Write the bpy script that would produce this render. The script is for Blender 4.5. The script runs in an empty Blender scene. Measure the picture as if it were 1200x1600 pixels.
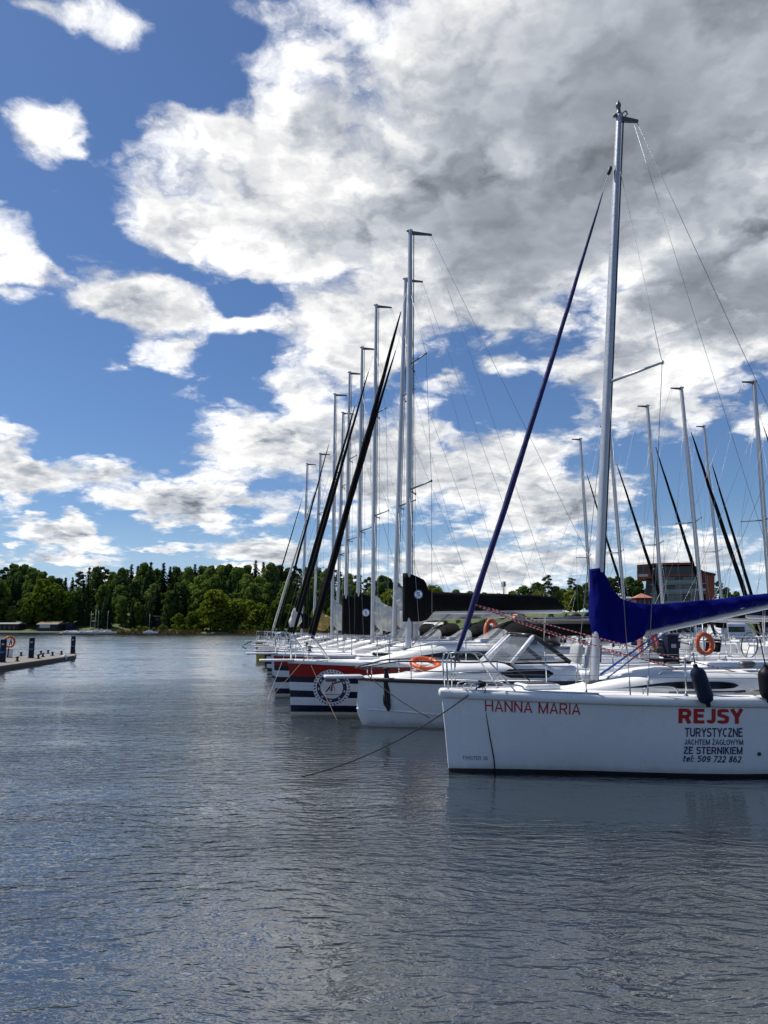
import bpy, bmesh, math, random
from mathutils import Vector, Matrix, noise
R = math.radians
SC = bpy.context.scene
COL = SC.collection
random.seed(7)

# ------------------------------------------------------------------ camera
F_PX, PITCH, CAMZ = 1186.0, R(8.8), 2.07
cam_d = bpy.data.cameras.new('camera')
cam_d.sensor_fit = 'VERTICAL'
cam_d.sensor_height = 36.0
cam_d.lens = 36.0 * F_PX / 1600.0
cam_d.clip_start, cam_d.clip_end = 0.05, 5000
cam = bpy.data.objects.new('camera', cam_d)
cam.location = (0, 0, CAMZ)
cam.rotation_euler = (R(90) + PITCH, 0, 0)
COL.objects.link(cam)
SC.camera = cam

# ------------------------------------------------------------------ light and exposure
SUN_AZ, SUN_EL = R(-62), R(57)          # azimuth from +Y (view direction), negative = left
sun_d = bpy.data.lights.new('sun', 'SUN')
sun_d.energy = 4.3
sun_d.angle = R(0.6)
sun_d.color = (1.0, 0.95, 0.87)
sun = bpy.data.objects.new('sun', sun_d)
sv = Vector((math.sin(SUN_AZ) * math.cos(SUN_EL), math.cos(SUN_AZ) * math.cos(SUN_EL), math.sin(SUN_EL)))
sun.rotation_euler = sv.to_track_quat('Z', 'Y').to_euler()
sun.location = sv * 60
COL.objects.link(sun)
SC.view_settings.view_transform = 'Standard'
SC.view_settings.look = 'None'
SC.view_settings.exposure = 0.25
SC.view_settings.gamma = 1.0
SC.cycles.max_bounces = 6
SC.cycles.diffuse_bounces = 2
SC.cycles.glossy_bounces = 3
SC.cycles.transparent_max_bounces = 12
SC.cycles.caustics_reflective = False
SC.cycles.caustics_refractive = False
SC.cycles.sample_clamp_indirect = 4.0
SC.cycles.sample_clamp_direct = 4.0


def ray(px, py):
    """direction through a pixel of the 1200x1600 photograph"""
    u, v = (px - 600) / F_PX, (800 - py) / F_PX
    c, s = math.cos(PITCH), math.sin(PITCH)
    return Vector((u, c - v * s, s + v * c))


def at(px, py, depth):
    d = ray(px, py)
    return Vector((0, 0, CAMZ)) + d * (depth / d.y)


def azel(px, py):
    d = ray(px, py).normalized()
    return math.atan2(d.x, d.y), math.asin(d.z)


# ------------------------------------------------------------------ node helpers
class NT:
    def __init__(self, tree):
        self.t = tree
        self.n = tree.nodes
        self.l = tree.links

    def put(self, sock, v):
        if v is None:
            return
        if isinstance(v, bpy.types.NodeSocket):
            self.l.new(v, sock)
        else:
            sock.default_value = v

    def math(self, op, a, b=None, c=None, clamp=False):
        n = self.n.new('ShaderNodeMath')
        n.operation = op
        n.use_clamp = clamp
        for i, v in enumerate((a, b, c)):
            self.put(n.inputs[i], v)
        return n.outputs[0]

    def vec(self, op, a, b=None, s=None):
        n = self.n.new('ShaderNodeVectorMath')
        n.operation = op
        self.put(n.inputs[0], a)
        self.put(n.inputs[1], b)
        if s is not None:
            self.put(n.inputs['Scale'], s)
        return n.outputs[1] if op in ('LENGTH', 'DOT_PRODUCT', 'DISTANCE') else n.outputs[0]

    def rng(self, v, a, b, c=0.0, d=1.0, kind='SMOOTHSTEP'):
        n = self.n.new('ShaderNodeMapRange')
        n.interpolation_type = kind
        n.clamp = True
        for i, x in enumerate((v, a, b, c, d)):
            self.put(n.inputs[i], x)
        return n.outputs[0]

    def noise(self, vec, scale, detail=4, rough=0.5, dist=0.0, color=False, lac=2.0):
        n = self.n.new('ShaderNodeTexNoise')
        self.put(n.inputs['Vector'], vec)
        self.put(n.inputs['Scale'], scale)
        n.inputs['Detail'].default_value = detail
        n.inputs['Roughness'].default_value = rough
        n.inputs['Distortion'].default_value = dist
        n.inputs['Lacunarity'].default_value = lac
        return n.outputs['Color'] if color else n.outputs['Fac']

    def mix(self, f, a, b, mode='MIX'):
        n = self.n.new('ShaderNodeMix')
        n.data_type = 'RGBA'
        n.blend_type = mode
        self.put(n.inputs[0], f)
        self.put(n.inputs[6], a)
        self.put(n.inputs[7], b)
        return n.outputs[2]

    def comb(self, x, y, z):
        n = self.n.new('ShaderNodeCombineXYZ')
        for i, v in enumerate((x, y, z)):
            self.put(n.inputs[i], v)
        return n.outputs[0]

    def sep(self, v):
        n = self.n.new('ShaderNodeSeparateXYZ')
        self.put(n.inputs[0], v)
        return n.outputs

    def coord(self, which):
        return self.n.new('ShaderNodeTexCoord').outputs[which]

    def mapping(self, v, scale=(1, 1, 1), rot=(0, 0, 0), loc=(0, 0, 0)):
        n = self.n.new('ShaderNodeMapping')
        self.put(n.inputs[0], v)
        n.inputs['Location'].default_value = loc
        n.inputs['Rotation'].default_value = rot
        n.inputs['Scale'].default_value = scale
        return n.outputs[0]


# ------------------------------------------------------------------ world: nishita sky with cumulus
world = bpy.data.worlds.new('World')
SC.world = world
world.use_nodes = True
wt = NT(world.node_tree)
wt.n.clear()
sky = wt.n.new('ShaderNodeTexSky')
sky.sky_type = 'NISHITA'
sky.sun_disc = False
sky.sun_elevation = SUN_EL
sky.sun_rotation = SUN_AZ
sky.air_density = 1.0
sky.dust_density = 0.25
sky.ozone_density = 1.6
D3 = wt.vec('NORMALIZE', wt.coord('Generated'))
sx, sy, sz = wt.sep(D3)
zz = wt.math('ABSOLUTE', sz)
az = wt.math('ARCTAN2', sx, sy)
el = wt.math('ARCSINE', zz)
# apparent size of the puffs shrinks towards the horizon
inv = wt.math('DIVIDE', 1.0, wt.math('ADD', zz, 0.33))
P3 = wt.vec('SCALE', wt.comb(sx, sy, wt.math('MULTIPLY', zz, 1.9)), s=inv)
warp = wt.noise(P3, 4.5, 4, 0.6, color=True)
warp = wt.vec('SUBTRACT', warp, (0.5, 0.5, 0.5))
AE = wt.vec('ADD', wt.comb(az, el, 0.0), wt.vec('MULTIPLY', warp, (0.13, 0.11, 0.0)))

CLOUDS = [  # pixel centre and radii in the photograph (turned into sky directions), strength
    (980, 150, 540, 360, 1.9), (780, 330, 330, 190, 1.7), (1180, 330, 250, 240, 1.7), (450, 265, 262, 165, 1.3), (300, 330, 120, 80, 1.15), (470, 380, 170, 80, 1.0),
    (330, 220, 170, 60, 1.1), (470, 110, 130, 110, .95), (470, 30, 200, 60, .95), (170, 45, 145, 60, .90), (70, 5, 60, 25, .8),
    (62, 178, 78, 105, .86), (130, 222, 50, 32, .8),
    (10, 385, 80, 90, .90), (55, 425, 85, 42, .95), (10, 460, 55, 45, .9), (100, 292, 34, 18, .72), (150, 395, 30, 14, .62),
    (215, 482, 130, 74, 1.3), (255, 545, 66, 42, 1.05), (365, 520, 70, 26, .95), (150, 490, 70, 18, .8),
    (560, 520, 150, 110, 1.05), (500, 600, 110, 60, .95), (450, 690, 180, 76, 1.15), (590, 730, 210, 84, 1.15), (330, 745, 100, 38, 1.0),
    (300, 785, 180, 34, 1.1), (190, 745, 60, 40, .9),
    (35, 738, 90, 50, 1.1), (160, 732, 80, 44, 1.05), (20, 700, 40, 30, .9),
    (90, 838, 115, 26, 1.05), (20, 815, 50, 18, .9), (110, 872, 90, 16, .95), (20, 872, 60, 14, .9),
    (265, 850, 55, 9, .75), (400, 850, 115, 26, 1.0), (180, 905, 90, 14, .9), (460, 900, 140, 20, .9),
    (712, 612, 50, 34, .85), (800, 572, 60, 26, .8),
    (760, 745, 170, 105, 1.2), (880, 790, 170, 70, 1.15), (960, 775, 70, 46, 1.0), (650, 690, 80, 60, 1.0),
    (1040, 590, 190, 95, 1.2), (1150, 490, 260, 110, 1.5), (930, 590, 80, 60, .9), (1190, 640, 90, 50, .95),
    (760, 880, 260, 46, 1.05), (1080, 868, 170, 44, 1.0), (1190, 690, 18, 18, .75), (1190, 520, 80, 20, .8),
    (600, 930, 700, 28, .8),
]
HOLES = [(310, 150, 80, 40, .8), (255, 105, 60, 60, .6), (90, 95, 120, 60, .6), (150, 310, 60, 70, .5), (170, 200, 40, 60, .5), (370, 58, 55, 22, .45), (780, 625, 110, 50, .55),
         (1110, 770, 120, 66, .7), (150, 640, 130, 90, .5), (380, 600, 70, 60, .5), (400, 470, 60, 28, .6), (680, 580, 60, 30, .4)]
DARK = [(1010, 160, 460, 330, 1.0), (820, 370, 270, 130, 1.0), (1130, 470, 300, 110, 1.15), (560, 340, 130, 70, .5), (640, 120, 140, 120, .45),
        (560, 775, 170, 42, .85), (680, 700, 180, 60, .7), (820, 780, 140, 36, .5), (300, 795, 140, 22, .35), (250, 500, 70, 40, .35),
        (30, 750, 70, 30, .25), (160, 750, 60, 22, .2), (1080, 650, 150, 30, .45), (480, 620, 80, 40, .35), (1080, 880, 140, 24, .3)]


def blob_union(items, r_in=0.25, r_out=1.55, add=False):
    acc = None
    for (px, py, rx, ry, w) in items:
        a0, e0 = azel(px, py)
        a1, _ = azel(px + rx, py)
        _, e1 = azel(px, py - ry)
        v = wt.vec('MULTIPLY', wt.vec('SUBTRACT', AE, (a0, e0, 0)), (1 / max(1e-3, a1 - a0), 1 / max(1e-3, e1 - e0), 0))
        r = wt.rng(wt.vec('LENGTH', v), r_out, r_in, 0.0, w)
        acc = r if acc is None else wt.math('ADD' if add else 'MAXIMUM', acc, r)
    return acc


cover = blob_union(CLOUDS)
holes = blob_union(HOLES)
dark = blob_union(DARK, 0.1, 1.5)
# beyond the part of the sky that the view takes in: plain broken cumulus
out_az = wt.rng(wt.math('ABSOLUTE', az), 0.55, 0.9)
out_el = wt.rng(el, 0.80, 1.05)
outer = wt.math('MAXIMUM', out_az, out_el)
elsewhere = wt.rng(wt.noise(P3, 1.1, 2, 0.5), 0.46, 0.72, 0.0, 1.0)
cover = wt.math('MAXIMUM', wt.math('SUBTRACT', cover, holes), wt.math('MULTIPLY', elsewhere, outer))


def billow(p, scale, detail, rough):
    n = wt.n.new('ShaderNodeTexVoronoi')
    n.feature = 'F1'
    n.inputs['Scale'].default_value = scale
    n.inputs['Detail'].default_value = detail
    n.inputs['Roughness'].default_value = rough
    n.inputs['Lacunarity'].default_value = 2.2
    wt.put(n.inputs['Vector'], p)
    return wt.math('SUBTRACT', 0.85, n.outputs['Distance'])


wfine = wt.vec('SCALE', wt.vec('SUBTRACT', wt.noise(P3, 9.0, 5, 0.6, color=True), (0.5, 0.5, 0.5)), s=0.16)
PW = wt.vec('ADD', P3, wfine)
PU = wt.vec('ADD', PW, (-0.030, 0.0, 0.060))
b0 = billow(PW, 6.0, 2.0, 0.55)
b1 = billow(PU, 6.0, 2.0, 0.55)
n0 = wt.noise(PW, 3.6, 9, 0.60, 0.0)
wisp = wt.noise(PW, 22.0, 6, 0.65, 0.3)
low = wt.noise(P3, 2.2, 3, 0.5)
dens = wt.math('ADD', wt.math('SUBTRACT', cover, 0.28), wt.math('MULTIPLY', wt.math('SUBTRACT', n0, 0.5), 1.9))
dens = wt.math('ADD', dens, wt.math('MULTIPLY', wt.math('SUBTRACT', b0, 0.45), 0.55))
dens = wt.math('ADD', dens, wt.math('MULTIPLY', wt.math('SUBTRACT', wisp, 0.5), 0.66))
alpha = wt.rng(dens, -0.22, 0.44)
thick = wt.rng(dens, 0.12, 1.05)
relief = wt.math('SUBTRACT', b0, b1)
soft = wt.math('MULTIPLY', wt.math('SUBTRACT', low, 0.5), 0.22)
lum_lit = wt.math('ADD', wt.math('SUBTRACT', 0.82, wt.math('MULTIPLY', thick, 0.31)), wt.math('ADD', wt.math('MULTIPLY', relief, 0.72), soft))
dk = wt.math('MINIMUM', wt.math('MULTIPLY', dark, wt.rng(dens, 0.05, 0.95)), 1.0)
lum_dk = wt.math('ADD', wt.math('ADD', 0.275, wt.math('MULTIPLY', relief, 0.14)), wt.math('MULTIPLY', wt.math('SUBTRACT', wt.noise(P3, 3.4, 5, 0.5), 0.5), 0.30))
lum = wt.math('ADD', wt.math('MULTIPLY', lum_lit, wt.math('SUBTRACT', 1.0, dk)), wt.math('MULTIPLY', lum_dk, dk))
lum = wt.math('MINIMUM', wt.math('MAXIMUM', lum, 0.15), 0.97)
tint = wt.mix(wt.rng(lum, 0.25, 0.8), (0.90, 0.99, 1.14, 1), (1.0, 1.0, 1.0, 1))
ccol = wt.vec('SCALE', tint, s=lum)
SKY_S = 0.073
scol = wt.mix(1.0, sky.outputs[0], (0.66, 0.83, 1.08, 1), 'MULTIPLY')
scol = wt.vec('SCALE', scol, s=SKY_S)
scol = wt.mix(wt.math('MULTIPLY', wt.rng(el, 0.16, 0.0), 0.85), scol, (0.40, 0.54, 0.72, 1))
final = wt.mix(alpha, scol, ccol)
bg = wt.n.new('ShaderNodeBackground')
bg.inputs['Strength'].default_value = 1.0
wt.l.new(final, bg.inputs['Color'])
wo = wt.n.new('ShaderNodeOutputWorld')
wt.l.new(bg.outputs[0], wo.inputs[0])
world.cycles.sampling_method = 'MANUAL'
world.cycles.sample_map_resolution = 512


# ------------------------------------------------------------------ materials
def principled(name):
    m = bpy.data.materials.new(name)
    m.use_nodes = True
    t = NT(m.node_tree)
    b = t.n['Principled BSDF']
    return m, t, b


def water_material():
    m, t, b = principled('water')
    b.inputs['Base Color'].default_value = (0.020, 0.027, 0.032, 1)
    b.inputs['Roughness'].default_value = 0.04
    b.inputs['Specular IOR Level'].default_value = 0.8
    b.inputs['IOR'].default_value = 2.15
    g = t.n.new('ShaderNodeNewGeometry').outputs['Position']
    wv = t.noise(t.mapping(g, (0.35, 0.35, 0)), 1.0, 2, 0.5, color=True)
    g2 = t.vec('ADD', g, t.vec('SCALE', t.vec('SUBTRACT', wv, (.5, .5, .5)), s=1.1))
    a = t.noise(t.mapping(g2, (1.0, 2.3, 1), (0, 0, R(14))), 3.1, 3, 0.5, 0.3)      # ripples ~0.2 m
    c = t.noise(t.mapping(g2, (1.0, 1.9, 1), (0, 0, R(-22))), 7.5, 2, 0.5, 0.4)     # fine ripples
    s = t.noise(t.mapping(g2, (0.45, 1.5, 1), (0, 0, R(6))), 0.9, 2, 0.5)           # long low swell
    patch = t.rng(t.noise(t.mapping(g, (0.10, 0.22, 0)), 1.0, 3, 0.55), 0.32, 0.66, 0.45, 1.25)
    h = t.math('MULTIPLY', t.math('ADD', t.math('MULTIPLY', a, WAVE_A), t.math('MULTIPLY', c, WAVE_C)), patch)
    # the water lies calmer in the lee of the moored hulls
    gx, gy, _ = t.sep(g)
    lee = t.math('MULTIPLY', t.rng(t.math('ADD', gx, t.math('MULTIPLY', gy, 0.19)), 0.2, 3.4), t.rng(gy, 7.6, 9.6))
    h = t.math('MULTIPLY', t.math('ADD', h, t.math('MULTIPLY', s, WAVE_S)), t.math('SUBTRACT', 1.0, t.math('MULTIPLY', lee, 0.62)))
    bp = t.n.new('ShaderNodeBump')
    bp.inputs['Strength'].default_value = 1.0
    bp.inputs['Distance'].default_value = 1.0
    t.l.new(h, bp.inputs['Height'])
    # out on the open water the wind ripple is finer than a picture element: give its slopes directly
    r1 = t.noise(t.mapping(g2, (0.8, 2.6, 1)), 2.4, 3, 0.6, color=True)
    r2 = t.noise(t.mapping(g, (0.10, 0.55, 1)), 1.0, 3, 0.6, color=True)
    r3 = t.noise(t.mapping(g, (0.035, 0.17, 0), (0, 0, R(4))), 1.0, 4, 0.62, color=True)
    sl = t.vec('ADD', t.vec('SCALE', t.vec('SUBTRACT', r1, (.5, .5, .5)), s=1.0), t.vec('SCALE', t.vec('SUBTRACT', r2, (.5, .5, .5)), s=0.6))
    sl = t.vec('ADD', sl, t.vec('SCALE', t.vec('SUBTRACT', r3, (.5, .5, .5)), s=0.7))
    # steep faces of the ripples lie on their near side, the gentle backs on the far side
    slx, sly, _ = t.sep(sl)
    sly = t.math('MULTIPLY', t.math('ABSOLUTE', sly), -SLOPE)
    sl = t.comb(t.math('MULTIPLY', slx, 0.45), t.math('SUBTRACT', sly, 0.03), 0.0)
    far_n = t.vec('NORMALIZE', t.vec('ADD', sl, (0, 0, 1)))
    f = t.rng(t.sep(g)[1], 13.0, 40.0)
    mixn = t.vec('ADD', t.vec('SCALE', bp.outputs[0], s=t.math('SUBTRACT', 1.0, f)), t.vec('SCALE', far_n, s=f))
    t.l.new(t.vec('NORMALIZE', mixn), b.inputs['Normal'])
    return m


SLOPE = 0.32
WAVE_A, WAVE_C, WAVE_S = 0.036, 0.013, 0.035
# ------------------------------------------------------------------ materials for things
MATS = {}


def mat(name, color, rough=0.5, metal=0.0, var=0.08, vscale=3.0, bump=0.0, bscale=40.0, coat=0.0, trans=0.0, alpha=1.0, spec=0.5, streak=0.0):
    if name in MATS:
        return MATS[name]
    m, t, b = principled(name)
    g = t.coord('Object')
    n = t.noise(g, vscale, 5, 0.6)
    dk = tuple(c * (1 - var) for c in color[:3]) + (1,)
    lt = tuple(min(1, c * (1 + var)) for c in color[:3]) + (1,)
    c = t.mix(t.rng(n, 0.3, 0.7), dk, lt)
    if streak:
        st = t.noise(t.mapping(g, (7, 7, 0.8)), 1.6, 4, 0.6)
        c = t.mix(t.math('MULTIPLY', t.rng(st, 0.52, 0.78), streak), c, (0.30, 0.27, 0.20, 1))
    t.l.new(c, b.inputs['Base Color'])
    t.l.new(t.rng(t.noise(g, vscale * 4, 3, 0.6), 0.2, 0.8, max(0.02, rough * 0.8), min(1, rough * 1.2)), b.inputs['Roughness'])
    b.inputs['Metallic'].default_value = metal
    b.inputs['Coat Weight'].default_value = coat
    b.inputs['Coat Roughness'].default_value = 0.08
    b.inputs['Specular IOR Level'].default_value = spec
    b.inputs['Transmission Weight'].default_value = trans
    b.inputs['Alpha'].default_value = alpha
    if bump:
        bp = t.n.new('ShaderNodeBump')
        bp.inputs['Strength'].default_value = 1.0
        bp.inputs['Distance'].default_value = bump
        t.l.new(t.noise(g, bscale, 4, 0.6), bp.inputs['Height'])
        t.l.new(bp.outputs[0], b.inputs['Normal'])
    MATS[name] = m
    return m


WHITE = mat('white gelcoat', (0.78, 0.79, 0.80), 0.28, var=0.03, vscale=1.3, coat=0.3, streak=0.10)


def topsides():
    m, t, b = principled('white topsides')
    g = t.coord('Object')
    z = t.sep(g)[2]
    n = t.noise(g, 1.1, 5, .6)
    c = t.mix(t.rng(n, .3, .7), (0.755, 0.768, 0.785, 1), (0.80, 0.808, 0.815, 1))
    run = t.noise(t.mapping(g, (9, 9, .55)), 1.0, 4, .65)
    c = t.mix(t.math('MULTIPLY', t.rng(run, .56, .80), .20), c, (0.42, 0.39, 0.31, 1))
    edge = t.math('ADD', z, t.math('MULTIPLY', t.math('SUBTRACT', t.noise(t.mapping(g, (3, 3, 1)), 2.0, 5, .7), .5), .16))
    c = t.mix(t.rng(edge, .15, .05, 0.0, .42), c, (0.33, 0.31, 0.22, 1))
    rub = t.noise(t.mapping(g, (1.2, 1.2, 14)), 2.2, 4, .7)
    c = t.mix(t.math('MULTIPLY', t.rng(rub, .66, .76), .16), c, (0.30, 0.31, 0.33, 1))
    t.l.new(c, b.inputs['Base Color'])
    t.l.new(t.rng(t.noise(g, 2.5, 4, .6), .3, .7, .16, .34), b.inputs['Roughness'])
    b.inputs['Coat Weight'].default_value = .35
    b.inputs['Coat Roughness'].default_value = .06
    return m


TOPS = topsides()
DECKW = mat('white deck', (0.78, 0.78, 0.76), 0.5, var=0.04, vscale=2.5, bump=0.0006, bscale=220)
CREAM = mat('cream bottom band', (0.62, 0.60, 0.46), 0.35, var=0.06, streak=0.15)
NAVY = mat('navy gelcoat', (0.007, 0.008, 0.028), 0.3, spec=0.3)
REDG = mat('red gelcoat', (0.30, 0.008, 0.009), 0.35, spec=0.3, var=0.1)
YELG = mat('yellow gelcoat', (0.62, 0.43, 0.02), 0.3, coat=0.3, var=0.1)
BOTT = mat('black antifouling', (0.012, 0.013, 0.014), 0.6, var=0.3)
ALU = mat('silver anodised mast', (0.44, 0.46, 0.49), 0.42, metal=0.45, var=0.05, vscale=6)
STEEL = mat('polished steel tube', (0.62, 0.63, 0.64), 0.16, metal=1.0, var=0.05)
WIRE = mat('steel wire', (0.22, 0.23, 0.25), 0.4, metal=0.6)
DSTEEL = mat('dark grey metal', (0.10, 0.105, 0.115), 0.45, metal=0.4)
BLACKR = mat('black painted rail', (0.012, 0.012, 0.013), 0.35)
BLACKF = mat('black canvas', (0.006, 0.006, 0.007), 0.9, spec=0.12, var=0.25, vscale=5, bump=0.004, bscale=14)
BLUEF = mat('royal blue canvas', (0.0025, 0.005, 0.118), 0.9, spec=0.06, var=0.16, vscale=4, bump=0.016, bscale=6)
NAVYF = mat('dark navy canvas', (0.006, 0.007, 0.035), 0.85, spec=0.12, var=0.2, bump=0.004, bscale=14)
WHITEF = mat('white sailcloth', (0.58, 0.58, 0.54), 0.85, spec=0.2, var=0.10, vscale=6, bump=0.03, bscale=7)
TANF = mat('tan sailcloth', (0.50, 0.34, 0.10), 0.85, var=0.35, vscale=9, bump=0.006, bscale=18)
GREYF = mat('grey seat canvas', (0.36, 0.38, 0.39), 0.8, var=0.1, bump=0.003, bscale=25)
DGLASS = mat('smoked acrylic window', (0.012, 0.013, 0.015), 0.10, spec=0.3)
GLASS = mat('tinted windscreen glass', (0.20, 0.23, 0.25), 0.03, alpha=0.45, spec=0.8)
CLEAR = mat('clear plastic window', (0.55, 0.58, 0.60), 0.10, alpha=0.42, spec=0.8, bump=0.006, bscale=9)
RUBBER = mat('black rubber', (0.015, 0.015, 0.016), 0.6)
BLUEV = mat('dark blue fender vinyl', (0.006, 0.014, 0.040), 0.5, spec=0.2, var=0.15, streak=0.04)
BLACKV = mat('black fender vinyl', (0.007, 0.008, 0.012), 0.5, spec=0.2, var=0.15)
ROPED = mat('dark rope', (0.018, 0.018, 0.020), 0.9, bump=0.002, bscale=300)
ROPET = mat('tan rope', (0.34, 0.25, 0.14), 0.9, var=0.2)
ROPEB = mat('blue rope', (0.03, 0.13, 0.42), 0.85, var=0.3, vscale=60)
ROPEW = mat('white rope', (0.6, 0.58, 0.53), 0.9)
ORANGE = mat('orange lifebuoy plastic', (0.62, 0.10, 0.025), 0.45, var=0.1)
REDL = mat('red vinyl lettering', (0.44, 0.010, 0.012), 0.4)
NAVYL = mat('navy vinyl lettering', (0.020, 0.028, 0.095), 0.4)
GREYL = mat('grey vinyl lettering', (0.16, 0.17, 0.19), 0.4)
BLUEL = mat('blue vinyl emblem', (0.05, 0.17, 0.42), 0.4)
WHITEL = mat('white vinyl emblem', (0.78, 0.78, 0.78), 0.4)
PEDB = mat('dark blue pedestal paint', (0.008, 0.014, 0.034), 0.5, spec=0.25, var=0.15)
WOODP = mat('weathered deck boards', (0.27, 0.24, 0.21), 0.8, var=0.22, vscale=2)
WOODD = mat('dark wet timber', (0.028, 0.024, 0.020), 0.7, var=0.3)
CONC = mat('pale concrete', (0.38, 0.37, 0.35), 0.85, var=0.15)
BROWNF = mat('brown canvas', (0.16, 0.085, 0.045), 0.8, var=0.15)


def rope_red():
    m, t, b = principled('red and white braided rope')
    g = t.n.new('ShaderNodeNewGeometry').outputs['Position']
    w = t.n.new('ShaderNodeTexWave')
    w.inputs['Scale'].default_value = 5.0
    w.inputs['Distortion'].default_value = 3.0
    t.l.new(g, w.inputs['Vector'])
    t.l.new(t.mix(t.rng(w.outputs['Fac'], 0.55, 0.75), (0.42, 0.018, 0.022, 1), (0.6, 0.5, 0.48, 1)), b.inputs['Base Color'])
    b.inputs['Roughness'].default_value = 0.85
    return m


ROPER = rope_red()


# ------------------------------------------------------------------ mesh collector
class MB:
    def __init__(self):
        self.v, self.f, self.m, self.s = [], [], [], []

    def add(self, vs, fs, mi=0, smooth=True):
        o = len(self.v)
        self.v += [tuple(p) for p in vs]
        for f in fs:
            self.f.append(tuple(i + o for i in f))
            self.m.append(mi)
            self.s.append(smooth)

    def rings(self, rs, closed=True, cap0=True, cap1=True, mi=0, smooth=True, flip=False):
        n = len(rs[0])
        vs = [p for r in rs for p in r]
        fs = []
        for k in range(len(rs) - 1):
            for i in range(n if closed else n - 1):
                a, b = k * n + i, k * n + (i + 1) % n
                q = (a, b, b + n, a + n)
                fs.append(q[::-1] if flip else q)
        if closed and cap0:
            fs.append(tuple(range(n))[::-1] if not flip else tuple(range(n)))
        if closed and cap1:
            c = tuple((len(rs) - 1) * n + i for i in range(n))
            fs.append(c if not flip else c[::-1])
        self.add(vs, fs, mi, smooth)

    def tube(self, pts, r, seg=8, mi=0, flat=1.0, cap=True):
        pts = [Vector(p) for p in pts]
        n = len(pts)
        rr = r if isinstance(r, (list, tuple)) else [r] * n
        rs = []
        prev = None
        for i, p in enumerate(pts):
            t = (pts[min(n - 1, i + 1)] - pts[max(0, i - 1)])
            if t.length < 1e-9:
                t = Vector((0, 0, 1))
            t.normalize()
            if prev is None:
                a = Vector((0, 0, 1)) if abs(t.z) < 0.9 else Vector((0, 1, 0))
                u = t.cross(a).normalized()
            else:
                u = (prev - t * prev.dot(t)).normalized()
            prev = u
            w = t.cross(u)
            rs.append([p + (u * math.cos(2 * math.pi * k / seg) * flat + w * math.sin(2 * math.pi * k / seg)) * rr[i] for k in range(seg)])
        self.rings(rs, True, cap, cap, mi)

    def box(self, c, s, rot=None, mi=0, bev=0.0):
        x, y, z = (q / 2 for q in s)
        rot = rot or Matrix.Identity(3)
        c = Vector(c)
        if bev <= 0:
            vs = [c + rot @ Vector((a * x, b * y, d * z)) for d in (-1, 1) for a, b in ((-1, -1), (1, -1), (1, 1), (-1, 1))]
            self.add(vs, [(3, 2, 1, 0), (4, 5, 6, 7), (0, 1, 5, 4), (1, 2, 6, 5), (2, 3, 7, 6), (3, 0, 4, 7)], mi, False)
            return
        rs = []
        for (zz, ins) in ((-z, bev), (-z + bev * .3, bev * .3), (-z + bev, 0), (z - bev, 0), (z - bev * .3, bev * .3), (z, bev)):
            ring = []
            ax, ay = x - ins, y - ins
            cr = min(bev * 1.0, ax * .9, ay * .9)
            for qx, qy, a0 in ((1, 1, 0), (-1, 1, 90), (-1, -1, 180), (1, -1, 270)):
                for k in range(3):
                    an = R(a0 + 45 * k)
                    ring.append(c + rot @ Vector((qx * (ax - cr) + cr * math.cos(an), qy * (ay - cr) + cr * math.sin(an), zz)))
            rs.append(ring)
        self.rings(rs, mi=mi)

    def lathe(self, prof, o=(0, 0, 0), axis=(0, 0, 1), seg=14, mi=0):
        """prof: list of (radius, height)"""
        q = Vector(axis).to_track_quat('Z', 'Y').to_matrix()
        o = Vector(o)
        rs = [[o + q @ Vector((r * math.cos(2 * math.pi * k / seg), r * math.sin(2 * math.pi * k / seg), h)) for k in range(seg)] for r, h in prof]
        self.rings(rs, mi=mi)

    def torus(self, o, axis, Rr, r, seg=28, sec=10, mi=0, a0=0.0, a1=2 * math.pi):
        q = Vector(axis).to_track_quat('Z', 'Y').to_matrix()
        o = Vector(o)
        full = abs(a1 - a0 - 2 * math.pi) < 1e-6
        rs = []
        for i in range(seg + 1):
            a = a0 + (a1 - a0) * i / seg
            rs.append([o + q @ Vector(((Rr + r * math.cos(2 * math.pi * k / sec)) * math.cos(a), (Rr + r * math.cos(2 * math.pi * k / sec)) * math.sin(a),
                                       r * math.sin(2 * math.pi * k / sec))) for k in range(sec)])
        self.rings(rs, True, not full, not full, mi)

    def sweep(self, path, prof, mi=0, side=None):
        """prof: list of (outward, up); outward is to the right of the walking direction"""
        n = len(path)
        rs = []
        for i, p in enumerate(path):
            t = Vector(path[min(n - 1, i + 1)]) - Vector(path[max(0, i - 1)])
            t.z = 0
            t.normalize()
            o = Vector((t.y, -t.x, 0))
            rs.append([Vector(p) + o * a + Vector((0, 0, b)) for a, b in prof])
        self.rings(rs, True, True, True, mi)

    def build(self, name, mats, parent=None, auto=None):
        me = bpy.data.meshes.new(name)
        me.from_pydata(self.v, [], self.f)
        me.polygons.foreach_set('material_index', self.m)
        me.polygons.foreach_set('use_smooth', self.s)
        for q in (mats if isinstance(mats, (list, tuple)) else [mats]):
            me.materials.append(q)
        me.update()
        o = bpy.data.objects.new(name, me)
        COL.objects.link(o)
        if parent is not None:
            o.parent = parent
        if auto:
            sharpen(me, auto)
        return o


def sharpen(me, deg):
    bm = bmesh.new()
    bm.from_mesh(me)
    bmesh.ops.recalc_face_normals(bm, faces=bm.faces)
    lim = R(deg)
    for e in bm.edges:
        if len(e.link_faces) == 2 and e.calc_face_angle(0) > lim:
            e.smooth = False
    bm.to_mesh(me)
    bm.free()


def tag(o, label=None, cat=None, group=None, kind=None):
    for k, v in (('label', label), ('category', cat), ('group', group), ('kind', kind)):
        if v:
            o[k] = v
    return o


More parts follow.
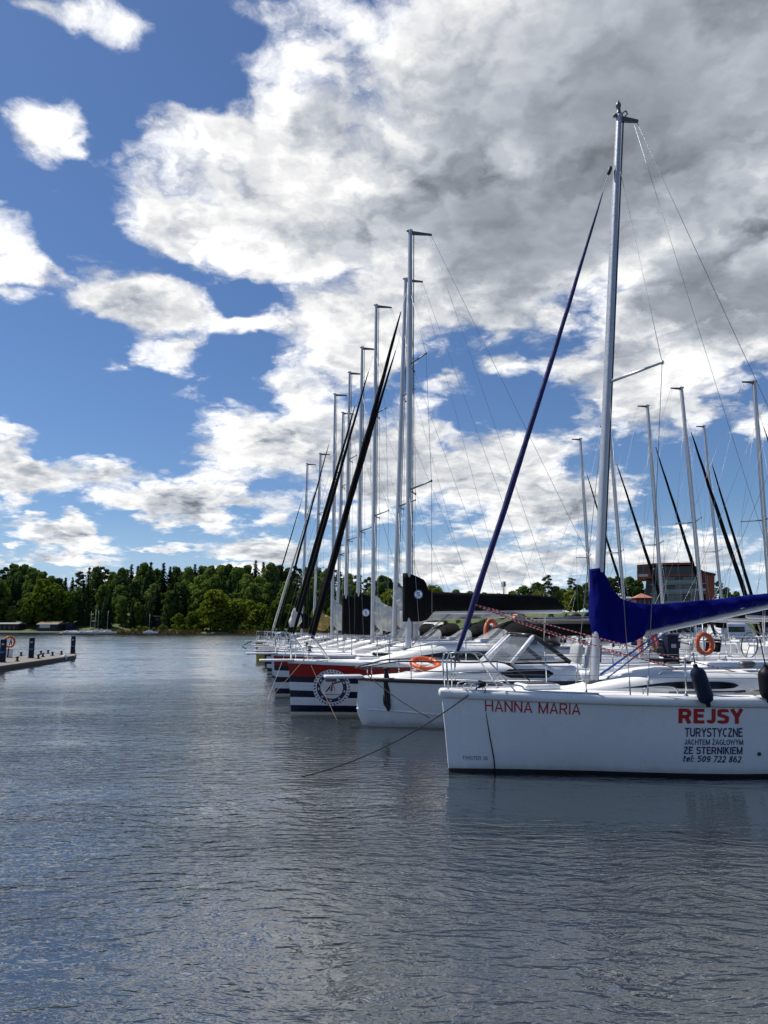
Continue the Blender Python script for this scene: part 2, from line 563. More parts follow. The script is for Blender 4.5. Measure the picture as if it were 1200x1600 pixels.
def empty(name, loc, rz=0.0):
    o = bpy.data.objects.new(name, None)
    o.location = loc
    o.rotation_euler = (0, 0, rz)
    o.empty_display_size = 0.3
    COL.objects.link(o)
    return o


def copy_tree(o, parent=None):
    c = o.copy()
    COL.objects.link(c)
    if parent is not None:
        c.parent = parent
    for ch in list(o.children):
        copy_tree(ch, c)
    return c


def lerp(a, b, t):
    return a + (b - a) * t


def interp(x, pts):
    if x <= pts[0][0]:
        return pts[0][1]
    for (x0, y0), (x1, y1) in zip(pts, pts[1:]):
        if x <= x1:
            return y0 + (y1 - y0) * (x - x0) / (x1 - x0)
    return pts[-1][1]


def sm(x):
    x = max(0.0, min(1.0, x))
    return x * x * (3 - 2 * x)


def sag(a, b, d, n=14):
    a, b = Vector(a), Vector(b)
    return [a.lerp(b, i / n) - Vector((0, 0, d * 4 * (i / n) * (1 - i / n))) for i in range(n + 1)]


def smooth_path(pts, k=5):
    """Catmull-Rom through the points"""
    P = [Vector(p) for p in pts]
    out = []
    for i in range(len(P) - 1):
        p0, p1, p2, p3 = P[max(0, i - 1)], P[i], P[i + 1], P[min(len(P) - 1, i + 2)]
        for j in range(k):
            t = j / k
            out.append(0.5 * ((2 * p1) + (p2 - p0) * t + (2 * p0 - 5 * p1 + 4 * p2 - p3) * t * t + (3 * p1 - p0 - 3 * p2 + p3) * t ** 3))
    out.append(P[-1])
    return out


# frame of a boat: origin at the stem on the waterline, x runs aft
class Frame:
    def __init__(self, X, Y, rz):
        self.o = Vector((X, Y, 0))
        self.rz = rz
        self.c, self.s = math.cos(rz), math.sin(rz)

    def world(self, p):
        x, y, z = p
        return Vector((self.o.x + self.c * x - self.s * y, self.o.y + self.s * x + self.c * y, z))

    def local(self, w):
        dx, dy = w[0] - self.o.x, w[1] - self.o.y
        return Vector((self.c * dx + self.s * dy, -self.s * dx + self.c * dy, w[2]))

    def plane(self, px, py, y=0.0):
        """local point where the pixel's ray meets the plane y = const of the boat"""
        d = ray(px, py)
        o = self.local(Vector((0, 0, CAMZ)))
        dl = Vector((self.c * d.x + self.s * d.y, -self.s * d.x + self.c * d.y, d.z))
        return o + dl * ((y - o.y) / dl.y)
# ------------------------------------------------------------------ sailing yachts
class Hull:
    def __init__(s, L, B, Fb, Fs, rake=0.08, dip=0.05, full=0.58, p=0.88, tr=0.82, wl0=0.30, wl1=0.88, keel=-0.32, fore=0.0):
        s.L, s.B, s.Fb, s.Fs, s.rake, s.dip, s.full, s.p, s.tr, s.wl0, s.wl1, s.keel, s.fore = L, B, Fb, Fs, rake, dip, full, p, tr, wl0, wl1, keel, fore

    def hb(s, q):
        q = max(0.0, q)
        if q < s.full:
            f = math.sin(math.pi / 2 * q / s.full) ** s.p
        else:
            f = 1 - (1 - s.tr) * ((q - s.full) / (1 - s.full)) ** 2
        return max(0.022, s.B / 2 * f)

    def F(s, q):
        return s.Fb + (s.Fs - s.Fb) * q - s.dip * 4 * q * (1 - q)

    def y(s, x, z):
        q = x / s.L
        h = s.hb(q)
        w = lerp(s.wl0, s.wl1, sm(q / 0.55))
        F = s.F(q)
        if z >= 0:
            return max(0.016, h * (w + (1 - w) * min(1, z / F) ** 0.75))
        return max(0.010, h * w * math.sqrt(max(0.02, 1 - (z / s.keel) ** 2)))

    def pt(s, q, z, side):
        x = q * s.L
        x += s.fore * max(0.0, 1 - (z - s.keel) / .75) ** 2 * (1 - q) ** 8
        return Vector((x - s.rake * (z / s.Fb) * (1 - q) ** 6, side * s.y(q * s.L, z), z))

    def sheer(s, q, side=1):
        return s.pt(q, s.F(q), side)

    def qs(s, n=34):
        return [(i / n) ** 1.35 for i in range(n + 1)]

    def mesh(s, bands):
        """bands: list of (upper limit as a share of the freeboard, material index)"""
        mb = MB()
        fr = [-1.0, -0.6, 0.0]
        lim = 0.0
        for (hi, _) in bands:
            k = max(1, int(round((hi - lim) / 0.12)))
            fr += [lim + (hi - lim) * (i + 1) / k for i in range(k)]
            lim = hi
        qs = s.qs()
        n = len(fr)
        for side in (-1, 1):
            o = len(mb.v)
            vs = []
            for q in qs:
                F = s.F(q)
                for f in fr:
                    vs.append(s.pt(q, f * F if f >= 0 else -f * s.keel * 0.99, side))
            mb.v += [tuple(v) for v in vs]
            for i in range(len(qs) - 1):
                for k in range(n - 1):
                    a = o + i * n + k
                    f = (a, a + n, a + n + 1, a + 1)
                    mid = (fr[k] + fr[k + 1]) / 2
                    mi = bands[0][1]
                    if mid < 0:
                        mi = bands[0][1]
                    else:
                        for hi, m_ in bands:
                            if mid < hi:
                                mi = m_
                                break
                    mb.f.append(f if side < 0 else f[::-1])
                    mb.m.append(mi)
                    mb.s.append(True)
        # stem and transom
        a = [s.pt(0, (f * s.F(0) if f >= 0 else -f * s.keel * .99), -1) for f in fr]
        b = [s.pt(0, (f * s.F(0) if f >= 0 else -f * s.keel * .99), 1) for f in fr]
        for k in range(n - 1):
            mid = (fr[k] + fr[k + 1]) / 2
            mi = bands[0][1]
            if mid > 0:
                for hi, m_ in bands:
                    if mid < hi:
                        mi = m_
                        break
            mb.add([a[k], b[k], b[k + 1], a[k + 1]], [(3, 2, 1, 0)], mi, True)
        ta = [s.pt(1, (f * s.F(1) if f >= 0 else -f * s.keel * .99), -1) for f in fr]
        tb = [s.pt(1, (f * s.F(1) if f >= 0 else -f * s.keel * .99), 1) for f in fr]
        mb.add(ta + tb[::-1], [tuple(range(2 * n))], bands[-1][1], False)
        return mb

    def sheer_path(s, n=34, inset=0.0, up=0.0):
        qs = s.qs(n)
        left = [s.sheer(q, 1) for q in qs][::-1]
        right = [s.sheer(q, -1) for q in qs]
        pts = left + right
        return [Vector((p.x, p.y, p.z + up)) for p in pts]

    def deck(s, camber=0.06, n=30, dz=0.012):
        mb = MB()
        qs = s.qs(n)
        rs = []
        for q in qs:
            h = s.hb(q)
            row = []
            for k in range(9):
                y = -h + 2 * h * k / 8
                row.append(Vector((s.sheer(q).x, y * 0.985, s.F(q) + dz + camber * min(1, h / (s.B * .3)) * (1 - (y / h) ** 2))))
            rs.append(row)
        mb.rings(rs, closed=False)
        return mb


GUN = [(-0.055, -0.055), (0.020, -0.075), (0.032, -0.055), (0.036, -0.010), (0.024, 0.022), (-0.005, 0.034), (-0.055, 0.030)]


def coach_section(w, z0, h, n=4):
    """half section of a coachroof from side deck to centre, mirrored"""
    half = [(w, z0), (w * .985, z0 + h * .35), (w * .955, z0 + h * .66), (w * .90, z0 + h * .84), (w * .78, z0 + h * .95), (w * .45, z0 + h * 1.03), (0, z0 + h * 1.06)]
    return half + [(-a, b) for a, b in half[-2::-1]]


def cover_mesh(xs, top, bot, hw, seed=0, rough=0.018, pleat=0.0, n=9):
    """a canvas cover along x: top/bot/half-width functions; closed lens section with folds"""
    mb = MB()
    rs = []
    for x in xs:
        t, b, w = top(x), bot(x), hw(x)
        ring = []
        for k in range(2 * n):
            if k < n:
                f, sd = k / (n - 1), -1
            else:
                f, sd = (2 * n - 1 - k) / (n - 1), 1
            z = b + (t - b) * f
            prof = 0.28 + 0.72 * math.sin(math.pi * min(0.97, max(0.05, (1 - f) * .80 + .08))) ** 0.8
            nz = noise.noise(Vector((x * 2.3 + seed, z * 3.1, sd * 7.0))) + 0.5 * noise.noise(Vector((x * 6.1, z * 7.3 + seed, sd * 3.0)))
            fold = pleat * math.sin(z * 2.5 + x * 19 + 3 * noise.noise(Vector((x * 3, z * 2, seed)))) * (1 - f)
            ring.append(Vector((x, sd * (w * prof + rough * nz + fold), z + rough * .6 * nz * (0.3 + f * .7))))
        rs.append(ring)
    mb.rings(rs, mi=0)
    return mb


def sailboat(name, label, P, group=None):
    fr = Frame(P['X'], P['Y'], P['rz'])
    root = empty(name, fr.o, P['rz'])
    tag(root, label, 'sailboat', group)
    H = Hull(P['L'], P['B'], P['Fb'], P['Fs'], **P.get('hull', {}))
    root_info = {'frame': fr, 'hull': H, 'root': root}
    det = P.get('detail', 1)
    hull = H.mesh(P['bands']).build('hull', P['mats'], root)
    root_info['hullobj'] = hull
    g = MB()
    g.sweep(H.sheer_path(), P.get('gun', GUN))
    g.build('gunwale', P.get('gunmat', WHITE), root, auto=50)
    H.deck().build('deck', DECKW, root)
    tm = P['tm']
    # ---- coachroof
    c0, c1 = P.get('coach', (tm - 0.5, tm + 3.4))
    ch = P.get('coach_h', 0.34)
    L = P['L']

    def cw(x):
        f = (x - c0) / (c1 - c0)
        return min(H.hb(x / L) * 0.66, lerp(0.34, 0.95, sm(f * 1.5)) * P['B'] / 2.6) * (1 if f > .06 else 0.55 + 0.45 * f / .06)

    def chh(x):
        f = (x - c0) / (c1 - c0)
        return ch * (0.10 + 0.90 * sm(f * 2.3)) * (1 + 0.14 * f)

    cr = MB()
    rs = []
    N = 22
    for i in range(N + 1):
        x = c0 + (c1 - c0) * i / N
        z0 = H.F(x / L) + 0.03
        rs.append([Vector((x, a, b)) for a, b in coach_section(cw(x), z0, chh(x))])
    cr.rings(rs, closed=False)
    cr.add(rs[-1], [tuple(range(len(rs[-1])))], 0, False)
    cr.add(rs[0], [tuple(range(len(rs[0])))[::-1]], 0, False)
    coach = cr.build('coachroof', DECKW, root, auto=40)
    w0, w1 = P.get('window', (0.22, 0.86))
    for sd in (-1, 1):
        wm = MB()
        rows = [[], [], [], [], []]
        for i in range(25):
            f = i / 24
            x = lerp(lerp(c0, c1, w0), lerp(c0, c1, w1), f)
            lens = max(.02, sm(f / .62) ** .75 * (1 if f < .8 else math.sqrt(max(0, 1 - ((f - .8) / .2) ** 2))))
            z0, h, w = H.F(x / L) + 0.03, chh(x), cw(x)
            for j_, row in enumerate(rows):
                k = 0.40 + P.get('win_h', .22) * lens * (j_ / 2 - 1)
                row.append(Vector((x, sd * (w * interp(k, [(0, 1.0), (.35, .985), (.66, .955), (.84, .90)]) + 0.008), z0 + h * k)))
        wm.rings(rows, closed=False, flip=(sd < 0))
        wm.build('window', DGLASS, coach)
    # hatch on the foredeck, sliding hood at the aft end
    hx = P.get('hatch', tm - 1.05)
    hm = MB()
    hz = H.F(hx / L) + 0.085
    hm.box((hx, 0, hz), (0.56, 0.54, 0.09), bev=0.03)
    ho = hm.build('hatch', WHITE, root)
    hm = MB()
    hm.box((hx, 0, hz + 0.05), (0.44, 0.42, 0.016), bev=0.006)
    hm.build('pane', DGLASS, ho)
    sm_ = MB()
    x1 = c1 - 0.05
    zz = H.F(x1 / L) + 0.03 + chh(x1) * 1.05
    sm_.box((x1 - .75, 0, zz + .02), (1.3, 0.72, 0.10), bev=0.045)
    sm_.build('companionway_hood', WHITE, coach)
    # ---- cockpit coamings, bench, transom
    for sd in (-1, 1):
        ck = MB()
        path = [(x, sd * min(H.hb(x / L) * .74, .95), H.F(x / L) + .10) for x in (c1, c1 + .6, c1 + 1.3, L * .93, L * .985)]
        ck.tube(path, [.13, .12, .11, .10, .07], seg=8, flat=0.7)
        ck.build('cockpit_coaming', WHITE, root)
    # ---- mast
    zb = H.F(tm / L) + 0.03 + chh(tm) * 1.0 if tm > c0 else H.F(tm / L) + .06
    Ht, rk = P['H'], P['rake']
    mr = P.get('mast_r', 0.075)

    def mx(z):
        return tm + rk * (z - zb) / (Ht - zb)
    ms = MB()
    zs = [zb, zb + .4] + [lerp(zb, Ht, f) for f in (.3, .55, .75, .9, 1.0)]
    ms.tube([(mx(z), 0, z) for z in zs], [mr, mr, mr, mr, mr * .95, mr * .82, mr * .72], seg=14, flat=0.72)
    mast = ms.build('mast', ALU, root, auto=60)
    tr = MB()
    tr.tube([(mx(z) + mr * .98, 0, z) for z in (zb + .3, Ht - .05)], 0.014, seg=5)
    tr.build('sail_track', DSTEEL, mast)
    st = MB()
    st.box((tm, 0, zb + .01), (.30, .20, .05), bev=.02)
    st.build('mast_step', DSTEEL, mast)
    cl = P.get('crane', 0.42)
    cm = MB()
    cm.rings([[Vector((mx(Ht) - .03, s_ * .03, Ht - dz)) for s_, dz in ((-1, .13), (1, .13), (1, .02), (-1, .02))],
              [Vector((mx(Ht) + cl, s_ * .018, Ht - dz)) for s_, dz in ((-1, .10), (1, .10), (1, .05), (-1, .05))]], smooth=False)
    cm.tube([(mx(Ht) - .10, 0, Ht - .02), (mx(Ht) + .06, 0, Ht)], .035, seg=6)
    cm.build('masthead_crane', DSTEEL, mast)
    if det > 1:
        lm = MB()
        lm.lathe([(.05, 0), (.05, .03), (.035, .05), (.035, .14), (.045, .15), (.045, .20), (.03, .23), (.012, .27)], (mx(Ht), 0, Ht + .01), seg=10)
        lm.build('masthead_light', DSTEEL, mast)
        am = MB()
        am.tube(smooth_path([(mx(Ht) + .05, 0, Ht + .02), (mx(Ht) + .13, 0, Ht + .10), (mx(Ht) + .16, 0, Ht + .04), (mx(Ht) + .12, 0, Ht)]), .012, seg=6)
        am.build('masthead_hook', DSTEEL, mast)
    # spreaders and shrouds
    tips = {-1: [], 1: []}
    for (zf, ln) in P.get('spreaders', [(0.50, 0.95)]):
        z = zb + (Ht - zb) * zf
        for sd in (-1, 1):
            sp = MB()
            tip = Vector((mx(z) + ln * P.get('sweep', .35), sd * ln, z + .07))
            sp.tube([(mx(z), sd * mr * .5, z), tuple(Vector((mx(z), 0, z)).lerp(tip, .5)), tuple(tip)], [.030, .026, .018], seg=7, flat=.6)
            sp.lathe([(.02, -.03), (.03, 0), (.02, .03)], tip, seg=8)
            sp.build('spreader', ALU if det > 1 else DSTEEL, mast)
            tips[sd].append(tip)
    zf = P.get('stay_f', 0.86)
    zs_ = zb + (Ht - zb) * zf
    wr = P.get('wire', 0.0045)
    for sd in (-1, 1):
        base = Vector((tm + .35, sd * H.hb((tm + .35) / L) * P.get('chain', .93), H.F((tm + .35) / L) + .03))
        w1_ = MB()
        w1_.tube([(mx(zs_), sd * .05, zs_)] + [tuple(t_) for t_ in tips[sd][::-1]] + [tuple(base)], wr, seg=5)
        w1_.tube([tuple(base), tuple(base + (Vector(tips[sd][0]) - base).normalized() * .28)], wr * 2.4, seg=6)
        w1_.build('shroud', WIRE, root)
        w2 = MB()
        zl = zb + (Ht - zb) * P.get('spreaders', [(0.5, .95)])[0][0]
        b2 = base + Vector((-.25, -sd * .03, 0))
        top2 = Vector((mx(zl), sd * .05, zl - .05))
        w2.tube([tuple(top2), tuple(b2)], wr, seg=5)
        w2.tube([tuple(b2), tuple(b2 + (top2 - b2).normalized() * .28)], wr * 2.4, seg=6)
        w2.build('shroud', WIRE, root)
    # backstay (splits above the stern)
    bs = MB()
    e = Vector((mx(Ht) + cl - .02, 0, Ht - .10))
    sp_z = H.F(1) + P.get('split', 2.6)
    spx = L - .25 - (L - .25 - e.x) * .20
    k = Vector((spx, 0, sp_z))
    bs.tube([tuple(e), tuple(k)], wr, seg=5)
    for sd in (-1, 1):
        bs.tube([tuple(k), (L - .1, sd * H.hb(1) * .8, H.F(1) + .05)], wr, seg=5)
    bs.build('backstay', WIRE, root)
    if P.get('topping', True):
        tl = MB()
        tl.tube([tuple(e + Vector((-.05, .02, 0))), (tm + P['boom'][1] - .1, 0, P['boom'][0] + P['boom'][2])], wr * .8, seg=4)
        tl.build('topping_lift', WIRE, root)
    # ---- forestay with furled jib
    fx, fz = P.get('stay_foot', (0.30, H.F(0.03) + .16))
    top = Vector((mx(zs_) - mr, 0, zs_))
    foot = Vector((fx, 0, fz))
    fs = MB()
    fs.tube([tuple(foot - Vector((0, 0, .12))), tuple(foot)], .012, seg=6)
    fs.tube([tuple(foot), tuple(top)], wr * 1.2, seg=5)
    stay = fs.build('forestay', WIRE, root)
    jr = P.get('jib_r', 0.05)
    if jr:
        jm = MB()
        pts, rad = [], []
        a, b = P.get('jib_span', (0.03, 0.94))
        M_ = 30
        for i in range(M_ + 1):
            f = i / M_
            p = foot.lerp(top, lerp(a, b, f))
            wob = jr * .22
            p += Vector((wob * noise.noise(Vector((f * 9, P['X'], 0))), wob * noise.noise(Vector((f * 9, 4, P['Y']))), 0))
            # light sag of the stay towards aft
            p.z -= P.get('jsag', 0.0) * 4 * f * (1 - f)
            pts.append(p)
            base = interp(f, [(0, .45), (.04, .85), (.2, 1.0), (.45, .92), (.75, .65), (.93, .42), (1, .18)])
            rad.append(jr * base * (1 + .16 * noise.noise(Vector((f * 26, P['Y'], 2)))))
        jm.tube([tuple(p) for p in pts], rad, seg=9)
        jm.build('furled_jib', P.get('jibmat', BLACKF), stay)
        dm = MB()
        dv = (top - foot).normalized()
        dm.lathe([(.03, 0), (.085, .01), (.085, .03), (.04, .04), (.04, .10), (.085, .11), (.085, .13), (.03, .14)], foot - dv * .02, dv, seg=12)
        dm.build('furling_drum', DSTEEL, stay)
        if det > 1:
            sw = MB()
            sw.lathe([(.018, -.12), (.032, -.10), (.036, .02), (.02, .05)], foot.lerp(top, .985), dv, seg=8)
            sw.build('furling_swivel', RUBBER, stay)
    # ---- boom and cover
    bz, bl, rise = P['boom']
    bm_ = MB()

    def bzf(x):
        return bz + rise * (x - tm) / bl
    x0 = mx(bz) + .06
    rs = []
    for x in (x0, x0 + .1, tm + bl - .06, tm + bl):
        zc = bzf(x)
        hh, ww = P.get('boom_s', (.065, .045))
        if x in (x0, tm + bl):
            hh, ww = hh * .8, ww * .8
        rs.append([Vector((x, ww * math.cos(2 * math.pi * k_ / 12), zc + hh * math.sin(2 * math.pi * k_ / 12))) for k_ in range(12)])
    bm_.rings(rs)
    boom = bm_.build('boom', ALU, root, auto=50)
    if P.get('cover'):
        cv = P['cover'](tm, bz, bl, bzf, mx)
        cvo = cv.build('sail_cover', P.get('covermat', BLACKF), boom)
        root_info['cover'] = cvo
    root_info['boomobj'] = boom
    vg = MB()
    vg.tube([(mx(zb) + .10, 0, zb + .12), (tm + 1.1, 0, bzf(tm + 1.1) - .06)], .011, seg=6)
    vg.tube([(mx(zb) + .12, .03, zb + .10), (tm + 1.15, .03, bzf(tm + 1.15) - .06)], .007, seg=6)
    vg.build('vang', ROPEB if P.get('bluevang') else WIRE, boom)
    mh = MB()
    mh.tube([(tm + bl - .5, 0, bzf(tm + bl - .5) - .06), (tm + bl - .55, .03, H.F(.9) + .15)], .007, seg=5)
    mh.tube([(tm + bl - .44, .03, bzf(tm + bl - .5) - .06), (tm + bl - .62, -.05, H.F(.9) + .15)], .007, seg=5)
    mh.build('mainsheet', ROPEW, boom)
    # ---- pulpit, stanchions, lifelines, stern rail
    rh = P.get('rail_h', 0.56)
    pr = P.get('rail_r', 0.0125)
    railm = P.get('railmat', STEEL)
    pl = MB()

    def side_leg(sd):
        def e_(x):
            return sd * H.hb(x / L) * .90
        z = H.F(0.0)
        return [(-.02, sd * .10, z + .03), (-.045, sd * .12, z + rh * .8), (-.01, sd * .14, z + rh), (.12, sd * .17, z + rh + .015), (.42, sd * .25, z + rh + .01),
                (.50, e_(.5) * .95, z + rh * .95), (.92, e_(.92), H.F(.92 / L) + .03)]
    for sd in (-1, 1):
        pl.tube(side_leg(sd), pr, seg=7)
        pl.tube([(-.035, sd * .115, H.F(0) + rh * .48), (.70, sd * H.hb(.70 / L) * .90, H.F(0) + rh * .48)], pr * .8, seg=6)
        if sd > 0:
            pl.tube([(.10, sd * .165, H.F(0) + rh), (.10, sd * .14, H.F(0) + .03)], pr * .85, seg=6)
    pl.tube([(.0, -.14, H.F(0) + rh), (-.05, 0, H.F(0) + rh + .01), (.0, .14, H.F(0) + rh)], pr, seg=7)
    pl.build('pulpit', railm, root)
    stx = P.get('stanchions', [2.05, 3.45, 5.0])
    for sd in (-1, 1):
        pts_u, pts_l = [(.50, sd * H.hb(.5 / L) * .86, H.F(.5 / L) + rh * .95)], [(.70, sd * H.hb(.7 / L) * .9, H.F(.7 / L) + rh * .48)]
        for x in stx:
            p = Vector((x, sd * H.hb(x / L) * .945, H.F(x / L) + .03))
            sn = MB()
            sn.tube([tuple(p), tuple(p + Vector((0, sd * .02, rh)))], pr * .9, seg=7)
            sn.lathe([(.035, 0), (.035, .012), (.018, .03), (.016, .07)], p, seg=9)
            sn.build('stanchion', railm, root)
            pts_u.append(tuple(p + Vector((0, sd * .02, rh - .02))))
            pts_l.append(tuple(p + Vector((0, sd * .01, rh * .48))))
        xe = L - 1.0
        pe = Vector((xe, sd * H.hb(xe / L) * .93, H.F(xe / L) + .03))
        pts_u.append(tuple(pe + Vector((0, 0, rh))))
        pts_l.append(tuple(pe + Vector((0, 0, rh * .5))))
        for pp in (pts_u, pts_l):
            ll = MB()
            ll.tube(pp, max(.004, wr * .8), seg=5)
            ll.build('lifeline', WIRE, root)
    for sd in (-1, 1):
        sr = MB()
        xe = L - 1.0
        a = [(xe, sd * H.hb(xe / L) * .93, H.F(xe / L) + .03), (xe, sd * H.hb(xe / L) * .93, H.F(xe / L) + rh),
             (L - .12, sd * H.hb(1) * .92, H.F(1) + rh), (L - .08, sd * .35, H.F(1) + rh)]
        sr.tube(a, pr, seg=7)
        sr.tube([(xe, sd * H.hb(xe / L) * .93, H.F(xe / L) + rh * .5), (L - .12, sd * H.hb(1) * .92, H.F(1) + rh * .5), (L - .08, sd * .35, H.F(1) + rh * .5)], pr * .8, seg=6)
        sr.tube([(L - .08, sd * .35, H.F(1) + rh), (L - .08, sd * .35, H.F(1) + .02)], pr, seg=7)
        sr.build('stern_rail', railm, root)
    # ---- bow fitting / platform
    if P.get('platform'):
        pm = MB()
        ln, wd = P['platform']
        pm.box((-ln / 2 + .05, 0, H.F(0) + .0), (ln, wd, .055), bev=.02)
        pm.build('bow_platform', WHITE, root)
    # ---- rudder, outboard
    rd = MB()
    rd.rings([[Vector((L + .02, -.02, -.4)), Vector((L + .30, -.012, -.45)), Vector((L + .30, .012, -.45)), Vector((L + .02, .02, -.4))],
              [Vector((L + .02, -.02, H.F(1) * .8)), Vector((L + .26, -.015, H.F(1) * .75)), Vector((L + .26, .015, H.F(1) * .75)), Vector((L + .02, .02, H.F(1) * .8))]], smooth=False)
    rd.build('rudder', WHITE, root)
    if P.get('outboard'):
        om = MB()
        om.box((L + .22, .45, H.F(1) * .95), (.30, .26, .34), bev=.07)
        om.box((L + .20, .45, H.F(1) * .35), (.12, .09, .95), bev=.03)
        om.build('outboard', RUBBER, root)
    # ---- sprayhood with clear windows
    if P.get('sprayhood'):
        s0, s1, hz_ = P['sprayhood']
        ww = min(1.0, H.hb(s0 / L) * .68)
        zz0 = H.F(s0 / L) + .05 + chh(min(s0, c1)) * .9
        hood = MB()
        rs, nn = [], 12
        for f in (0.45, .62, .8, 1.0):
            x = lerp(s0, s1, f)
            hh = hz_ * sm(f * 1.25) ** .7 if f < .8 else hz_ * (1 - .05 * (f - .8))
            rs.append([Vector((x + .10 * math.sin(math.pi * k_ / nn) * (1 - f), ww * math.cos(math.pi * k_ / nn) * (1.02 if 0 < k_ < nn else 1), zz0 + hh * math.sin(math.pi * k_ / nn) ** .62)) for k_ in range(nn + 1)])
        hood.rings(rs, closed=False)
        hd = hood.build('sprayhood', P.get('hoodmat', BLACKF), root)
        win = MB()
        rs = []
        for f in (0.0, .22, .45):
            x = lerp(s0, s1, f)
            hh = hz_ * sm(f * 1.25) ** .7
            rs.append([Vector((x + .10 * math.sin(math.pi * k_ / nn), ww * math.cos(math.pi * k_ / nn), zz0 + hh * math.sin(math.pi * k_ / nn) ** .62 + .005)) for k_ in range(nn + 1)])
        win.rings(rs, closed=False)
        win.build('clear_window', CLEAR, hd)
    # ---- winches and cleats
    if det > 0:
        for sd in (-1, 1):
            wn = MB()
            xw = c1 - .55
            zw = H.F(xw / L) + .03 + chh(xw) * 1.0
            wn.lathe([(.065, -.03), (.065, .03), (.045, .05), (.043, .11), (.06, .14), (.06, .16), (.02, .17)], (xw, sd * cw(xw) * .72, zw), seg=12)
            wn.build('winch', STEEL, coach)
            cl_ = MB()
            xc = .45
            yc, zc = sd * H.hb(xc / L) * .6, H.F(xc / L) + .05
            cl_.tube([(xc - .13, yc, zc + .05), (xc - .05, yc, zc + .06), (xc + .05, yc, zc + .06), (xc + .13, yc, zc + .05)], [.010, .016, .016, .010], seg=7)
            cl_.tube([(xc - .05, yc, zc - .03), (xc - .05, yc, zc + .05)], .012, seg=6)
            cl_.tube([(xc + .05, yc, zc - .03), (xc + .05, yc, zc + .05)], .012, seg=6)
            cl_.build('cleat', STEEL, root)
        for sd in (-1, 1):
            hr = MB()
            xa, xb = c0 + (c1 - c0) * .35, c0 + (c1 - c0) * .75
            pts = []
            for x, up in ((xa, 0), (xa + .06, .06), (xb - .06, .06), (xb, 0)):
                pts.append((x, sd * cw(x) * .86, H.F(x / L) + .03 + chh(x) * .9 + up))
            hr.tube(pts, .012, seg=7)
            hr.build('grab_rail', STEEL, coach)
    root_info.update(mx=mx, zb=zb, cw=cw, chh=chh, zs=zs_, top=top, foot=foot, bzf=bzf)
    return root_info


def std_cover(hm=1.0, hang=0.22, bulk=0.17, seed=0, lean=0.55, roll=0.46):
    """canvas cover: tall collar round the mast, then a deep even roll over the boom"""
    def f(tm, bz, bl, bzf, mx):
        x0 = mx(bz + .5) - .15
        xs = [x0 + (tm + bl + .03 - x0) * (i / 60) ** 1.3 for i in range(61)]

        def top(x):
            t = x - x0
            return bzf(x) + interp(t, [(0, hm), (.10, hm), (lean * .55, hm * .93), (lean * .9, hm * .84), (lean, hm * .80), (lean + .07, roll * 1.08), (lean + .2, roll), (bl * .8, roll * .86), (bl - .05, roll * .74), (bl + .1, roll * .30)])

        def bot(x):
            t = x - x0
            return bzf(x) - interp(t, [(0, hang), (lean * .8, hang), (lean + .05, hang * .8), (lean + .22, .0), (bl + .1, -.03)])

        def hw(x):
            t = x - x0
            return interp(t, [(0, .05), (.05, .14), (.5, bulk), (1.2, bulk * .9), (bl * .8, bulk * .75), (bl, .09)])
        return cover_mesh(xs, top, bot, hw, seed, 0.012, 0.008)
    return f


def loose_cover(hm=0.9, seed=0, bulk=.24):
    """a mainsail dropped in loose folds over the boom"""
    def f(tm, bz, bl, bzf, mx):
        xs = [tm + .02 + (bl - .1) * (i / 60) ** 1.15 for i in range(61)]

        def top(x):
            t = x - tm
            return bzf(x) + interp(t, [(0, hm), (.25, hm * .85), (.6, hm * .52), (1.1, .36), (2.2, .26), (bl, .10)]) + .05 * noise.noise(Vector((x * 4, seed, 0)))

        def bot(x):
            t = x - tm
            return bzf(x) - interp(t, [(0, .10), (.35, .40), (.7, .45), (1.0, .12), (1.4, .03), (bl, 0)]) - .04 * noise.noise(Vector((x * 5, seed, 3)))

        def hw(x):
            t = x - tm
            return interp(t, [(0, .05), (.3, bulk), (.8, bulk), (bl * .6, bulk * .6), (bl, .07)])
        return cover_mesh(xs, top, bot, hw, seed, 0.085, 0.06, n=18)
    return f


def on_hull(info, pts, off=0.004, side=-1):
    """(x, z) pairs laid on the hull's side"""
    H = info['hull']
    out = []
    for x, z in pts:
        q = x / H.L
        xx = x - H.rake * (z / H.Fb) * (1 - q) ** 6
        out.append(Vector((xx, side * (H.y(x, z) + off), z)))
    return out


def hull_hit(info, px, py, side=-1):
    fr, H = info['frame'], info['hull']
    y = -H.B * .4
    for _ in range(14):
        p = fr.plane(px, py, y)
        y = side * H.y(p.x, p.z)
    return p


def disc_pts(cx, cz, r, n=40, r0=0.0, a0=0.0, a1=2 * math.pi):
    out = [(cx + r * math.cos(lerp(a0, a1, i / n)), cz + r * math.sin(lerp(a0, a1, i / n))) for i in range(n + 1)]
    if r0:
        inn = [(cx + r0 * math.cos(lerp(a0, a1, i / n)), cz + r0 * math.sin(lerp(a0, a1, i / n))) for i in range(n + 1)]
        return out, inn
    return out


